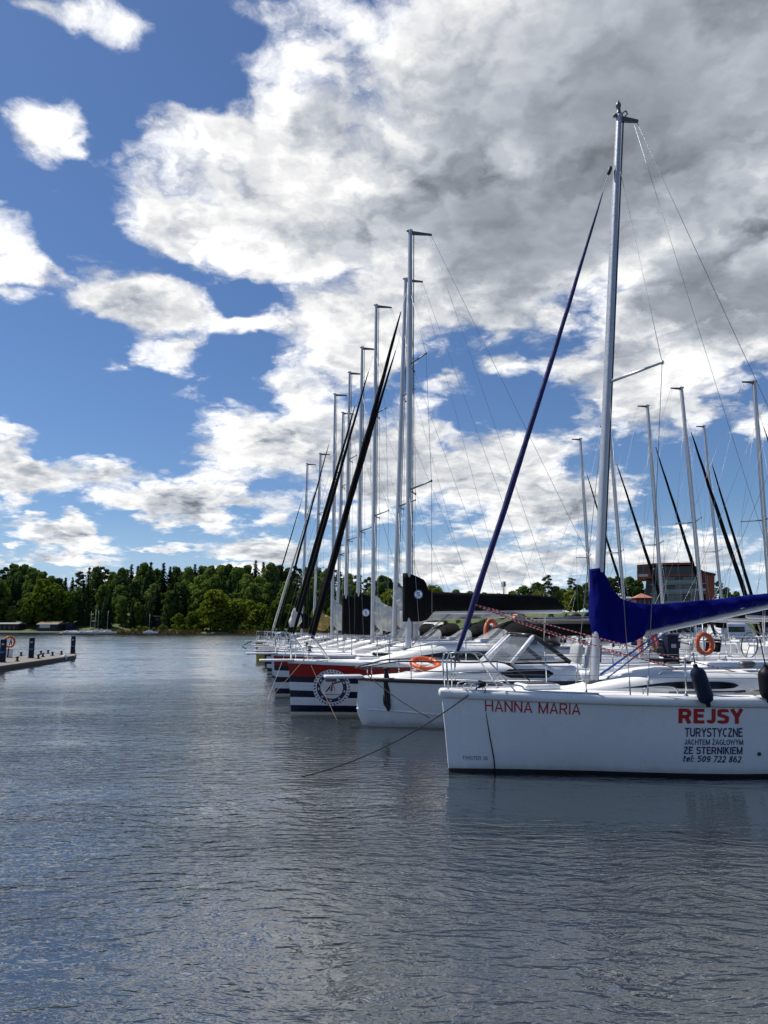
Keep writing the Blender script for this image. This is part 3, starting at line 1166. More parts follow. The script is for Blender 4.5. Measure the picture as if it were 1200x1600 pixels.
def hull_emblem(info, cx, cz, r, side=-1):
    """white round badge with a dashed rope ring, navy ring and a small red and navy sail"""
    ho = info['hullobj']

    def disc(rr, off, m, r0=0.0, name='emblem'):
        mb = MB()
        k = 6
        for j in range(k):
            ra, rb = lerp(r0, rr, j / k) + 1e-4, lerp(r0, rr, (j + 1) / k)
            o, i_ = disc_pts(cx, cz, rb, 44, ra)
            mb.rings([on_hull(info, i_, off, side), on_hull(info, o, off, side)], closed=False, flip=side > 0)
        return mb.build(name, m, ho)
    disc(r, .003, WHITEL)
    disc(r * .80, .006, NAVYL, r * .60)
    mb = MB()
    for i in range(34):
        a = 2 * math.pi * i / 34
        q = []
        for (rr, da) in ((.86, 0), (.97, .06), (.97, .13), (.86, .08)):
            q.append((cx + r * rr * math.cos(a + da), cz + r * rr * math.sin(a + da)))
        mb.add(on_hull(info, q, .006, side), [(0, 1, 2, 3)], 0, False)
    for i in range(9):
        a = 2 * math.pi * (i + .5) / 9
        o, i_ = disc_pts(cx, cz, r * .735, 3, r * .665, a, a + .16)
        mb.rings([on_hull(info, i_, .009, side), on_hull(info, o, .009, side)], closed=False, mi=1)
    for q in ([(-.02, -.20), (.03, .42), (.07, .40), (.03, -.20)],):
        mb.add(on_hull(info, [(cx + r * a * .9, cz + r * b * .9) for a, b in q], .006, side), [(0, 1, 2, 3)], 0, False)
    mb.add(on_hull(info, [(cx + r * a * .9, cz + r * b * .9) for a, b in ((-.38, -.25), (-.05, .20), (-.10, -.05), (-.30, -.25))], .006, side), [(0, 1, 2, 3)], 0, False)
    mb.add(on_hull(info, [(cx + r * a * .9, cz + r * b * .9) for a, b in ((-.10, -.20), (.04, .42), (.02, .15), (-.02, -.20))], .007, side), [(0, 1, 2, 3)], 2, False)
    mb.add(on_hull(info, [(cx + r * a * .9, cz + r * b * .9) for a, b in ((.06, .25), (.17, -.20), (.20, -.20), (.09, .32))], .006, side), [(0, 1, 2, 3)], 2, False)
    mb.add(on_hull(info, [(cx + r * a * .9, cz + r * b * .9) for a, b in ((-.46, -.42), (.46, -.42), (.46, -.385), (-.46, -.385))], .006, side), [(0, 1, 2, 3)], 0, False)
    mb.build('emblem_print', [NAVYL, WHITEL, REDL], ho)


def cover_emblem(info, x, z, r, yoff, side=-1):
    """blue ring badge with an S on the sail cover"""
    par = info['cover']
    mb = MB()
    o = disc_pts(x, z, r, 32)
    mb.add([Vector((a, side * yoff, b)) for a, b in o[:-1]], [tuple(range(32))], 0, False)
    oo, ii = disc_pts(x, z, r * .98, 32, r * .80)
    mb.rings([[Vector((a, side * (yoff + .004), b)) for a, b in ii], [Vector((a, side * (yoff + .004), b)) for a, b in oo]], closed=False, mi=1)
    st, W = stroke_text('S', .24)
    k = r * 1.05
    for l, r_ in st:
        f = 1 if side < 0 else -1
        mb.rings([[Vector((x + f * (a - W / 2) * k, side * (yoff + .005), z + (b - .5) * k)) for a, b in q] for q in (r_, l)], closed=False, mi=1)
    mb.build('emblem', [WHITEL, BLUEL], par)


# ------------------------------------------------------------------ stroke lettering
def _arc(cx, cy, rx, ry, a0, a1, n=9):
    return [(cx + rx * math.cos(R(lerp(a0, a1, i / n))), cy + ry * math.sin(R(lerp(a0, a1, i / n)))) for i in range(n + 1)]


def glyph(ch, t):
    """(width, strokes) of a sans-serif letter, cap height 1, stroke weight t"""
    h = t / 2
    T, B = 1 - h, h

    def o_(w, top=T, bot=B, n=10):
        return _arc(w / 2, (top + bot) / 2, w / 2 - h, (top - bot) / 2, 90, 450, 28)
    if ch == 'H':
        return .74, [[(h, 0), (h, 1)], [(.74 - h, 0), (.74 - h, 1)], [(h, .53), (.74 - h, .53)]]
    if ch == 'A':
        return .76, [[(h * .8, 0), (.38, 1 - h * .3), (.76 - h * .8, 0)], [(.17, .30), (.59, .30)]]
    if ch == 'N':
        return .74, [[(h, 0), (h, 1)], [(h, 1 - h * 1.1), (.74 - h, h * 1.1)], [(.74 - h, 0), (.74 - h, 1)]]
    if ch == 'M':
        return .88, [[(h, 0), (h, 1)], [(h, 1 - h), (.44, h), (.88 - h, 1 - h)], [(.88 - h, 0), (.88 - h, 1)]]
    if ch == 'R':
        return .72, [[(h, 0), (h, 1)], [(h, T), (.40, T)] + _arc(.42, (T + .46) / 2, .28 - h, (T - .46) / 2, 80, -80) + [(.40, .46), (h, .46)], [(.40, .45), (.72 - h, 0)]]
    if ch == 'I':
        return max(.12, t) + .02, [[(max(.12, t) / 2 + .01, 0), (max(.12, t) / 2 + .01, 1)]]
    if ch == 'E':
        return .60, [[(h, 0), (h, 1)], [(h, T), (.59, T)], [(h, .52), (.54, .52)], [(h, B), (.60, B)]]
    if ch == 'J':
        return .52, [[(.52 - h, 1), (.52 - h, .30)] + _arc(.26, .27, .26 - h, .27 - h, 0, -170)]
    if ch == 'S':
        w = .64
        return w, [_arc(w / 2, .745, w / 2 - h, .255 - h, 28, 270, 10)[:-1] + _arc(w / 2, .265, w / 2 - h, .265 - h + .0, 88, -152, 10) if False else
                   [(w - h * 1.1, .79), (w * .80, T - .02), (w * .5, T), (w * .2, T - .03), (h, .74), (w * .17, .60), (w * .5, .515), (w * .83, .42), (w - h, .27), (w * .8, .05 + h), (w * .5, B), (w * .2, B + .02), (h * .9, .22)]]
    if ch == 'Y':
        return .72, [[(h * .7, 1), (.36, .46)], [(.72 - h * .7, 1), (.36, .46)], [(.36, .50), (.36, 0)]]
    if ch == 'T':
        return .64, [[(0, T), (.64, T)], [(.32, 0), (.32, T)]]
    if ch == 'U':
        return .70, [[(h, 1), (h, .32)] + _arc(.35, .32, .35 - h, .32 - h, 180, 360) + [(.70 - h, 1)]]
    if ch == 'C':
        return .68, [_arc(.36, .5, .36 - h, .5 - h, 48, 312, 18)]
    if ch in 'ZŻ':
        s = [[(.04, T), (.62 - h, T)], [(.60 - h * .8, T - h * .3), (h * .8, B + h * .3)], [(.02, B), (.62, B)]]
        if ch == 'Ż':
            s.append([(.26, 1.13 + t * .3), (.26 + t, 1.13 + t * .3)])
        return .62, s
    if ch == 'G':
        return .74, [_arc(.38, .5, .38 - h, .5 - h, 50, 340, 18) + [(.74 - h, .10)], [(.74 - h, .12), (.74 - h, .46)], [(.44, .46), (.74, .46)]]
    if ch in 'LŁ':
        return .54, [[(h, 0), (h, 1)], [(h, B), (.54, B)]]
    if ch == 'O':
        return .78, [o_(.78)]
    if ch == 'W':
        return 1.02, [[(h * .7, 1), (.26, h), (.51, 1 - h), (.76, h), (1.02 - h * .7, 1)]]
    if ch == 'K':
        return .68, [[(h, 0), (h, 1)], [(.66 - h, 1), (.12, .50)], [(.26, .58), (.68 - h, 0)]]
    if ch == 't':
        return .40, [[(.16, .94), (.16, .22)] + _arc(.31, .20, .15, .20 - h, 180, 285, 5), [(0, .68), (.38, .68)]]
    if ch == 'e':
        return .54, [[(h, .38), (.54 - h, .38)] + _arc(.27, .37, .27 - h, .37 - h, 0, 315, 16)]
    if ch == 'l':
        return t + .04, [[(h + .02, 0), (h + .02, 1.04)]]
    if ch == ':':
        return t + .06, [[(.03, h), (.03 + t, h)], [(.03, .56), (.03 + t, .56)]]
    if ch == '5':
        return .56, [[(.53, T), (.10, T)], [(.10, 1), (.08, .54)], [(.06, .56), (.25, .63)] + _arc(.27, .31, .28 - h, .32 - h, 75, -150, 12)]
    if ch == '0':
        return .58, [o_(.58)]
    if ch == '9':
        return .58, [_arc(.29, .67, .29 - h, .33 - h, 0, 360, 20), [(.58 - h, .66), (.54 - h, .34), (.40, .10), (.14, B)]]
    if ch == '6':
        return .58, [_arc(.29, .33, .29 - h, .33 - h, 0, 360, 20), [(h, .34), (.04 + h, .66), (.18, .90), (.44, T)]]
    if ch == '7':
        return .54, [[(0, T), (.54, T)], [(.52 - h * .6, T), (.16, 0)]]
    if ch == '2':
        return .56, [_arc(.27, .70, .27 - h, .30 - h, 160, -30, 12) + [(.42, .45), (.06, B)], [(0, B), (.56, B)]]
    if ch == '8':
        return .58, [_arc(.29, .76, .25 - h, .24 - h, 0, 360, 18), _arc(.29, .27, .29 - h, .27 - h, 0, 360, 18)]
    return .30, []


def ribbon(pts, t):
    """mitred strip of width t along a polyline"""
    P = [Vector((a, b)) for a, b in pts]
    closed = (P[0] - P[-1]).length < 1e-5
    L_, R_ = [], []
    n = len(P)
    for i in range(n):
        if closed:
            a, b = P[(i - 1) % (n - 1)], P[(i + 1) % (n - 1)]
        else:
            a, b = P[max(0, i - 1)], P[min(n - 1, i + 1)]
        d1, d2 = (P[i] - a), (b - P[i])
        if d1.length < 1e-9:
            d1 = d2
        if d2.length < 1e-9:
            d2 = d1
        d1, d2 = d1.normalized(), d2.normalized()
        n1, n2 = Vector((-d1.y, d1.x)), Vector((-d2.y, d2.x))
        m = (n1 + n2)
        m = m.normalized() if m.length > 1e-6 else n1
        k = min(2.2, 1 / max(.3, m.dot(n1)))
        L_.append(P[i] + m * t / 2 * k)
        R_.append(P[i] - m * t / 2 * k)
    return L_, R_


def stroke_text(body, t, shear=0.0, gap=0.10):
    """list of (left, right) edge point lists per stroke"""
    out, x = [], 0.0
    for ch in body:
        w, st = glyph(ch, t)
        for s in st:
            if ch == 'S':
                s = [(p.x, p.y) for p in smooth_path([(a, b, 0) for a, b in s], 4)]
            l, r = ribbon(s, t)
            out.append(([(x + p.x + shear * p.y, p.y) for p in l], [(x + p.x + shear * p.y, p.y) for p in r]))
        x += w + gap
    return out, x - gap


def text_on_hull(info, body, box, m, t=0.12, shear=0.0, off=0.004, gap=0.11):
    """box: x0, x1, baseline y at both ends, cap y at the left end, all pixels of the photograph"""
    x0, x1, b0, b1, c0 = box
    A, Bp, Cp = hull_hit(info, x0, b0), hull_hit(info, x1, b1), hull_hit(info, x0, c0)
    st, W = stroke_text(body, t, shear, gap)
    mb = MB()

    def put(p):
        f = p[0] / W
        return (A.x + f * (Bp.x - A.x), A.z + (Bp.z - A.z) * f + p[1] * (Cp.z - A.z))
    for i, (l, r) in enumerate(st):
        o = off + 0.0004 * (i % 3)
        mb.rings([on_hull(info, [put(p) for p in r], o), on_hull(info, [put(p) for p in l], o)], closed=False, flip=True)
    return mb.build('lettering', m, info['hullobj'])
YAW = R(10.0)
AFT = (math.cos(YAW), math.sin(YAW))

# ---- the nearest yacht
HMF = Frame(0.955, 11.63, YAW)
pt_mast_top = HMF.plane(967, 180)
pt_mast_base = HMF.plane(928, 1046)
_tm = pt_mast_base.x
_rake = pt_mast_top.x - pt_mast_base.x
_foot = HMF.plane(711, 1030)
_b0 = HMF.plane(1003, 990)
_b1 = HMF.plane(1200, 947)
BZ = _b0.z - (_b1.z - _b0.z) / (_b1.x - _b0.x) * (_b0.x - _tm)
BRISE = (_b1.z - _b0.z) / (_b1.x - _b0.x)
TOPL = [HMF.plane(*p) for p in ((922, 889), (935, 888), (943, 899), (953, 920), (966, 934), (985, 941), (1012, 945), (1100, 938), (1200, 927))]
BOTL = [HMF.plane(*p) for p in ((921, 997), (934, 999), (944, 1000), (952, 1004), (968, 1006), (986, 1003), (998, 994), (1006, 984), (1200, 941))]


def hm_cover(tm, bz, bl, bzf, mx):
    tl = [(p.x, p.z) for p in TOPL] + [(tm + bl, TOPL[-1].z + BRISE * (tm + bl - TOPL[-1].x) - .12)]
    bl_ = [(p.x, p.z) for p in BOTL] + [(tm + bl, BOTL[-1].z + BRISE * (tm + bl - BOTL[-1].x))]
    x0 = TOPL[0].x
    xs = [x0 + (tm + bl - x0) * (i / 80) ** 1.35 for i in range(81)]
    return cover_mesh(xs, lambda x: interp(x, tl), lambda x: interp(x, bl_),
                      lambda x: interp(x - x0, [(0, .07), (.06, .13), (.3, .17), (.8, .18), (1.4, .15), (3, .12), (4, .06)]), 3, 0.026, 0.052, n=26)


HM = sailboat('sailboat', 'nearest white yacht lettered HANNA MARIA with royal blue boom cover', dict(
    X=HMF.o.x, Y=HMF.o.y, rz=YAW, L=7.9, B=2.66, Fb=1.17, Fs=1.06, hull=dict(rake=.10, dip=.035, p=.9, wl0=.42, wl1=.90, full=.62),
    bands=[(.045, 1), (1.0, 0)], mats=[TOPS, BOTT], tm=_tm, H=pt_mast_top.z, rake=_rake, mast_r=.088, detail=2,
    coach=(_tm - .62, _tm + 3.3), coach_h=.33, win_h=.15, window=(.17, .64), hatch=1.40, spreaders=[(.495, .88)], sweep=.55, stay_f=.905, wire=.0050,
    stay_foot=(_foot.x, _foot.z), jib_r=.050, jib_span=(.01, .93), jibmat=mat('navy blue furled sail cloth', (0.014, 0.016, 0.11), .8, var=.2, bump=.004, bscale=20),
    jsag=.10, boom=(BZ, 3.5, BRISE * 3.5), boom_s=(.053, .042), cover=hm_cover, covermat=BLUEF, bluevang=True, rail_h=.55, stanchions=[1.86, 3.22, 4.9],
    platform=None, crane=.36, outboard=True, split=2.2,
    gun=[(-.06, -.09), (.015, -.105), (.040, -.085), (.050, -.03), (.038, .018), (.0, .040), (-.06, .034)]))
text_on_hull(HM, 'HANNA MARIA', (763, 908, 1111, 1117, 1094), REDL, .128, gap=.13)
text_on_hull(HM, 'REJSY', (1060, 1161, 1130, 1131, 1107), REDL, .225, gap=.10)
text_on_hull(HM, 'TURYSTYCZNE', (1070, 1160, 1151, 1151.5, 1137), NAVYL, .17, gap=.09)
text_on_hull(HM, 'JACHTEM ŻAGLOWYM', (1069, 1161, 1163.5, 1164, 1155), NAVYL, .155, gap=.10)
text_on_hull(HM, 'ZE STERNIKIEM', (1068, 1160, 1178, 1178.5, 1166.5), NAVYL, .18, gap=.10)
text_on_hull(HM, 'tel: 509 722 862', (1066, 1157, 1190, 1191.5, 1180), NAVYL, .17, .20, gap=.10)
text_on_hull(HM, 'TWISTER 26', (724, 763, 1187, 1187.5, 1181), GREYL, .14, gap=.13)
_h = MB()
_p = hull_hit(HM, 1186, 1178)
_h.lathe([(.026, 0), (.026, .012), (.016, .016)], _p + Vector((0, -.002, 0)), (0, -1, 0), seg=14)
_h.build('drain_outlet', RUBBER, HM['root'])
# toe rail and low foot rail on the foredeck
H_ = HM['hull']
for sd in (-1, 1):
    _t = MB()
    _t.tube(smooth_path([(.18, sd * .16, H_.F(.02) + .05), (.30, sd * .20, H_.F(.03) + .13), (.95, sd * .43, H_.F(.12) + .12), (1.10, sd * .50, H_.F(.13) + .05),
                         (1.9, sd * .82, H_.F(.24) + .05), (2.0, sd * .85, H_.F(.25) + .04)], 4), .011, seg=7)
    _t.build('foot_rail', STEEL, HM['root'])
    _t = MB()
    yy = sd * 1.0
    _t.tube(smooth_path([(2.62, yy * .97, 1.15), (2.68, yy * .98, 1.25), (3.07, yy * 1.01, 1.25), (3.14, yy * 1.02, 1.15)], 4), .011, seg=7)
    _t.build('hand_rail', STEEL, HM['root'])
# jib sheets: red and white braid from the furled sail to the cabin
_s = MB()
c_ = HM['foot'].lerp(HM['top'], .098)
for dy, xe, ye, ze, sg in ((-.03, _tm + 1.35, -.62, 1.42, .06), (.03, _tm + 1.55, .55, 1.50, .09), (-.01, _tm + 2.2, -.74, 1.38, .03)):
    _s.tube([tuple(p) for p in sag(c_ + Vector((0, dy, 0)), (xe, ye, ze), sg, 16)], .0085, seg=6)
_s.build('jib_sheet', ROPER, HM['root'])
_s = MB()
_s.tube([(_tm + .25, -.05, HM['zb'] + .02), (_tm + .6, -.25, HM['zb'] + .03), (_tm + 1.4, -.35, HM['zb'] + .10), (_tm + 2.8, -.4, HM['zb'] + .12)], .007, seg=6)
_s.tube([(_tm + .25, .05, HM['zb'] + .02), (_tm + .6, .05, HM['zb'] + .06), (_tm + 1.4, -.05, HM['zb'] + .13), (_tm + 2.8, -.1, HM['zb'] + .15)], .007, seg=6)
_s.build('halyard', ROPER, HM['root'])
_s = MB()
for a, b in (((_tm + .18, -.04, HM['zb'] + .05), (_tm + 1.22, -.02, BZ + BRISE * 1.2 - .07)), ((_tm + .22, .04, HM['zb'] + .05), (_tm + 1.30, .03, BZ + BRISE * 1.3 - .07))):
    _s.tube([a, b], .010, seg=6)
_s.build('vang_rope', ROPEB, HM['root'])
# boathook lying on the side deck, rope coil
_s = MB()
_s.tube([(3.05, -.93, 1.175), (4.05, -1.02, 1.175)], .012, seg=7)
_s.tube([(4.05, -1.02, 1.175), (4.20, -1.03, 1.18)], .02, seg=7)
tag(_s.build('boathook', RUBBER), 'black boathook lying on the side deck of the nearest white yacht', 'boathook')
_bh = bpy.data.objects['boathook']
_bh.location = HMF.o
_bh.rotation_euler = (0, 0, YAW)
_s = MB()
for k in range(4):
    _s.torus((0, 0, .012 * k), (0, .05, 1), .085 + .008 * (k % 2), .009, 24, 6)
_rc = _s.build('rope_coil', mat('grey rope', (.30, .29, .27), .9))
_rc.location = HMF.world((4.42, -1.0, 1.165))
tag(_rc, 'small coil of grey rope lying on the side deck aft of the blue fender', 'rope coil')
_s = MB()
_s.box((4.55, -.62, 1.545), (.26, .13, .10), bev=.045)
_s.build('rope_clutch', DSTEEL, HM['root'])
_s = MB()
_s.lathe([(.05, 0), (.05, .10), (.06, .11), (.06, .14), (.02, .15)], (5.05, -.6, 1.53), seg=12)
_s.build('winch', RUBBER, HM['root'])


# ------------------------------------------------------------------ the row of charter yachts beyond
def band_striped(cream=True):
    # share of the freeboard, material index: 0 white 1 navy 2 red 3 cream
    return [(.055, 3), (.18, 1), (.325, 0), (.45, 1), (.60, 0), (.71, 1), (1.0, 2)]


ST_M = [TOPS, NAVY, REDG, CREAM]


def row_boat(label, base_px, top_px, depth, L, tm, B=2.9, bands=None, mats=None, name='sailboat', **kw):
    base = at(base_px[0], base_px[1], depth)
    X, Y = base.x - tm * AFT[0], depth - tm * AFT[1]
    fr = Frame(X, Y, YAW)
    top = fr.plane(*top_px)
    mb_ = fr.plane(*base_px)
    P = dict(X=X, Y=Y, rz=YAW, L=L, B=B, Fb=1.32, Fs=1.18, bands=bands or band_striped(), mats=mats or ST_M, tm=tm, H=top.z, rake=top.x - tm,
             mast_r=.105, coach=(tm - 1.1, tm + 3.3), coach_h=.46, window=(.20, .80), spreaders=[(.36, .95), (.66, .72)], sweep=.40, stay_f=.84,
             boom=(2.42, 4.1, .12), boom_s=(.075, .055), cover=std_cover(), jib_r=.085, jibmat=BLACKF, rail_h=.62, rail_r=.015, stanchions=[2.3, 4.1, 5.9],
             platform=(.85, .34), sprayhood=(tm + 1.75, tm + 3.1, .62), wire=.0055, split=3.0, crane=.62, detail=1)
    P.update(kw)
    return sailboat(name, label, P, 'charter yachts moored in a row')


A = row_boat('yacht with navy, white and red striped hull and large round rope-ring badge, nearest striped one', (637.8, 1006), (641, 360), 19.7, 9.2, 2.95,
             cover=std_cover(.98, .26, .19, seed=1, lean=.58, roll=.50), boom=(2.53, 4.2, .03), stay_foot=(.42, 1.55))
B_ = row_boat('striped yacht with white sail cloth heaped on its boom, second striped hull', (615, 1000), (634, 435), 25.2, 9.6, 3.8,
              cover=loose_cover(1.15, 5, .30), covermat=WHITEF, stay_foot=(.95, 1.55), platform=(1.0, .36))
C_ = row_boat('yacht with bunched pale sail and mast just left of the white cloth', (582, 998), (588, 476), 28.4, 9.2, 3.5,
              cover=loose_cover(.9, 9, .26), covermat=WHITEF, jib_r=.075, stay_foot=(.5, 1.55))
D_ = row_boat('yacht with black mast-high sail cover and small round S badge, farther than the big one', (558.5, 997), (566, 542), 31.4, 9.2, 3.2,
              stay_foot=(.4, 1.6), cover=std_cover(1.15, .60, .22, seed=4, lean=.75))
E_ = row_boat('yacht with plain black sail cover whose mast has the fifth highest top', (539, 996), (546.5, 581), 34.6, 9.2, 3.2,
              bands=[(.06, 1), (1, 0)], mats=[WHITE, NAVY], jib_r=0, stay_foot=(.35, 1.6), cover=std_cover(1.2, .6, .2, seed=8, lean=.7))
G_ = row_boat('white yacht with short mast standing close right of a taller mast', (526.3, 995), (536, 644), 41.2, 8.8, 3.1,
              bands=[(.06, 1), (1, 0)], mats=[WHITE, NAVY], jib_r=0, stay_foot=(.35, 1.6), cover=std_cover(.9, .3, .2, seed=12), covermat=NAVYF)
F__ = row_boat('yacht with white cloth bundle on its mast, seen behind the black covers', (518.5, 995.5), (523.5, 615), 37.8, 9.0, 3.1,
               cover=loose_cover(1.2, 15, .26), jib_r=.06, covermat=WHITEF, stay_foot=(.35, 1.6))
H__ = row_boat('red and navy hulled yacht with tan sail bundle and pale rolled jib', (489.6, 993), (500.6, 708), 47.0, 9.0, 2.9,
               bands=[(.5, 1), (1, 2)], cover=loose_cover(1.1, 21, .26), covermat=TANF, jibmat=WHITEF, jib_r=.075, stay_foot=(.3, 1.55))
I__ = row_boat('yellow hulled yacht at the far end of the row', (471, 992), (480, 724), 52.5, 8.8, 3.0, bands=[(.42, 0), (.50, 1), (1, 0)], mats=[YELG, WHITE],
               cover=std_cover(.8, .3, .2, seed=25), jib_r=.055, stay_foot=(.25, 1.5))
hull_emblem(A, 0.98, .66, .44)
hull_emblem(B_, 1.45, .70, .44)
cover_emblem(A, A['mx'](2.5) + .22, 2.96, .115, .215)
cover_emblem(D_, D_['mx'](2.5) + .30, 2.75, .16, .235)
# anchor hung on the yellow boat's bow
_s = MB()
_s.tube([(-.85, 0, 1.05), (-.15, 0, 1.35)], .03, seg=7)
_s.tube(smooth_path([(-.70, -.25, .80), (-.92, -.1, .92), (-.95, 0, 1.02), (-.92, .1, .92), (-.70, .25, .80)], 3), .035, seg=6)
_s.build('anchor', DSTEEL, I__['root'])
# white cloth tied round the jib of the fourth yacht, and a hanging bag by the second one's mast
def cloth_bundle(name, label, cat, c, size, seed, m):
    mb = MB()
    rs = []
    N = 22
    for i in range(15):
        f = i / 14
        z = c.z + size[2] * (f - .5)
        w = interp(f, [(0, .10), (.15, .7), (.35, 1.0), (.65, .85), (.9, .40), (1, .08)])
        ring = []
        for k in range(N):
            a = 2 * math.pi * k / N
            q = 1 + .22 * math.sin(a * 5 + f * 4 + seed) + .25 * noise.noise(Vector((math.cos(a) * 1.6, math.sin(a) * 1.6, f * 3 + seed)))
            ring.append(Vector((c.x + size[0] / 2 * w * q * math.cos(a) + .12 * size[0] * math.sin(f * 5 + seed), c.y + size[1] / 2 * w * q * math.sin(a), z)))
        rs.append(ring)
    mb.rings(rs)
    o = mb.build(name, m)
    return tag(o, label, cat)


p_ = B_['frame'].world((B_['mx'](1.8) + .50, -.16, 1.98))
cloth_bundle('sail_bag', 'grey white sail bag hanging beside the mast with the S-badged cover', 'sail bag', p_, (.66, .46, .95), 3, WHITEF)
jd = D_['foot'].lerp(D_['top'], .085)
cloth_bundle('jib_cover', 'white cloth wrapped round a black rolled jib above the red bows', 'cloth', D_['frame'].world(jd), (.46, .22, .85), 11, WHITEF)

# ------------------------------------------------------------------ yachts across the dock, bows to the right
ROW2 = [
    ('yacht at the right picture edge with its mast highest of the far row', (1198.7, 870), (1178.7, 595), 29.4, NAVYF, .07),
    ('far-row yacht whose mast stands over the right half of the red building', (1093, 900), (1065, 605), 33.4, BLACKF, .10),
    ('far-row yacht whose mast crosses the left half of the red building', (1032, 900), (1012, 633), 36.6, BLUEF, .085),
    ('far-row yacht whose mast stands just clear right of the red building', (1124, 900), (1100, 665), 46.5, BLACKF, .10),
    ('far-row yacht whose mast stands right next to the nearest mast', (972, 900), (952, 665), 40.2, BLACKF, .09),
    ('far-row yacht with mast left of the nearest yacht\'s mast', (920.5, 894), (907, 685), 43.5, NAVYF, .08),
]
YAW2 = YAW + math.pi


def far_row(label, base_px, top_px, depth, cm, jr, dx=0.0, **kw):
    base = at(base_px[0], base_px[1], depth)
    tm = 3.1
    a2 = (math.cos(YAW2), math.sin(YAW2))
    # root so that the mast foot lies on the pixel's ray at deck height
    u = (base_px[0] - 600) / F_PX
    fr = Frame(base.x - tm * a2[0], depth - tm * a2[1], YAW2)
    top = fr.plane(*top_px)
    ref = fr.plane(*base_px)
    slope = (top.x - ref.x) / (top.z - ref.z)
    tm2 = ref.x - slope * (ref.z - 1.6)
    P = dict(X=fr.o.x, Y=fr.o.y, rz=YAW2, L=8.6, B=2.8, Fb=1.25, Fs=1.12, bands=[(.05, 1), (.80, 0), (.90, 1), (1, 0)], mats=[WHITE, NAVY], tm=tm2, H=top.z,
             rake=top.x - tm2, mast_r=.10, coach=(tm2 - 1.0, tm2 + 3.1), coach_h=.44, spreaders=[(.40, .95)] if depth > 35 else [(.46, 1.0)], sweep=.30, stay_f=.87,
             boom=(2.35, 3.7, .10), boom_s=(.075, .055), cover=std_cover(.75, .2, .17, seed=depth, roll=.36), covermat=cm, jib_r=jr, rail_h=.62, rail_r=.015,
             stanchions=[2.3, 4.1, 5.8], platform=(.7, .32), wire=.0055, split=2.8, crane=.55, outboard=True, detail=1)
    P.update(kw)
    return sailboat('sailboat', label, P, 'yachts moored across the dock')


R2 = [far_row(*r) for r in ROW2]
# two nearer ones whose masts stand outside the picture: only the sterns show
Q1 = far_row('white yacht stern-on behind the orange lifebuoy, dark navy boom cover above it', (1345, 900), (1330, 480), 22.4, NAVYF, .09, outboard=True)
Q2 = far_row('white yacht seen stern-on beyond the blue dock pedestal', (1268, 905), (1250, 540), 26.0, BLACKF, .09)

# seat backs, lockers and cockpit tables on the sterns across the dock
for n_, inf in enumerate(R2 + [Q1, Q2]):
    H2, rt = inf['hull'], inf['root']
    for sd in (-1, 1):
        mb = MB()
        mb.box((H2.L - .16, sd * .62, H2.F(1) + .52), (.07, .62, .34), Matrix.Rotation(R(-8), 3, 'Y'), bev=.03)
        mb.build('seat_back', (NAVYF, BLACKF, GREYF, NAVYF)[n_ % 4] if sd < 0 else (BLACKF, NAVYF)[n_ % 2], rt)
    mb = MB()
    mb.box((H2.L - 2.1, .05, H2.F(.8) + .30), (.80, .40, .42), bev=.05)
    mb.build('cockpit_table', WHITE, rt)
    mb = MB()
    mb.tube([(H2.L - 1.6, -.75, H2.F(.8) + .1), (H2.L - 1.62, -.72, H2.F(.8) + .75), (H2.L - 1.62, .72, H2.F(.8) + .75), (H2.L - 1.6, .75, H2.F(.8) + .1)], .016, seg=6)
    mb.build('wheel_frame', STEEL, rt)
    mb = MB()
    mb.torus((H2.L - 1.7, 0, H2.F(.8) + .52), (1, 0, .15), .36, .018, 24, 6)
    for k in range(3):
        a = k * 2.094
        mb.tube([(H2.L - 1.7, 0, H2.F(.8) + .52), (H2.L - 1.7, .36 * math.cos(a), H2.F(.8) + .52 + .36 * math.sin(a))], .010, seg=5)
    mb.build('steering_wheel', BLACKR, rt)
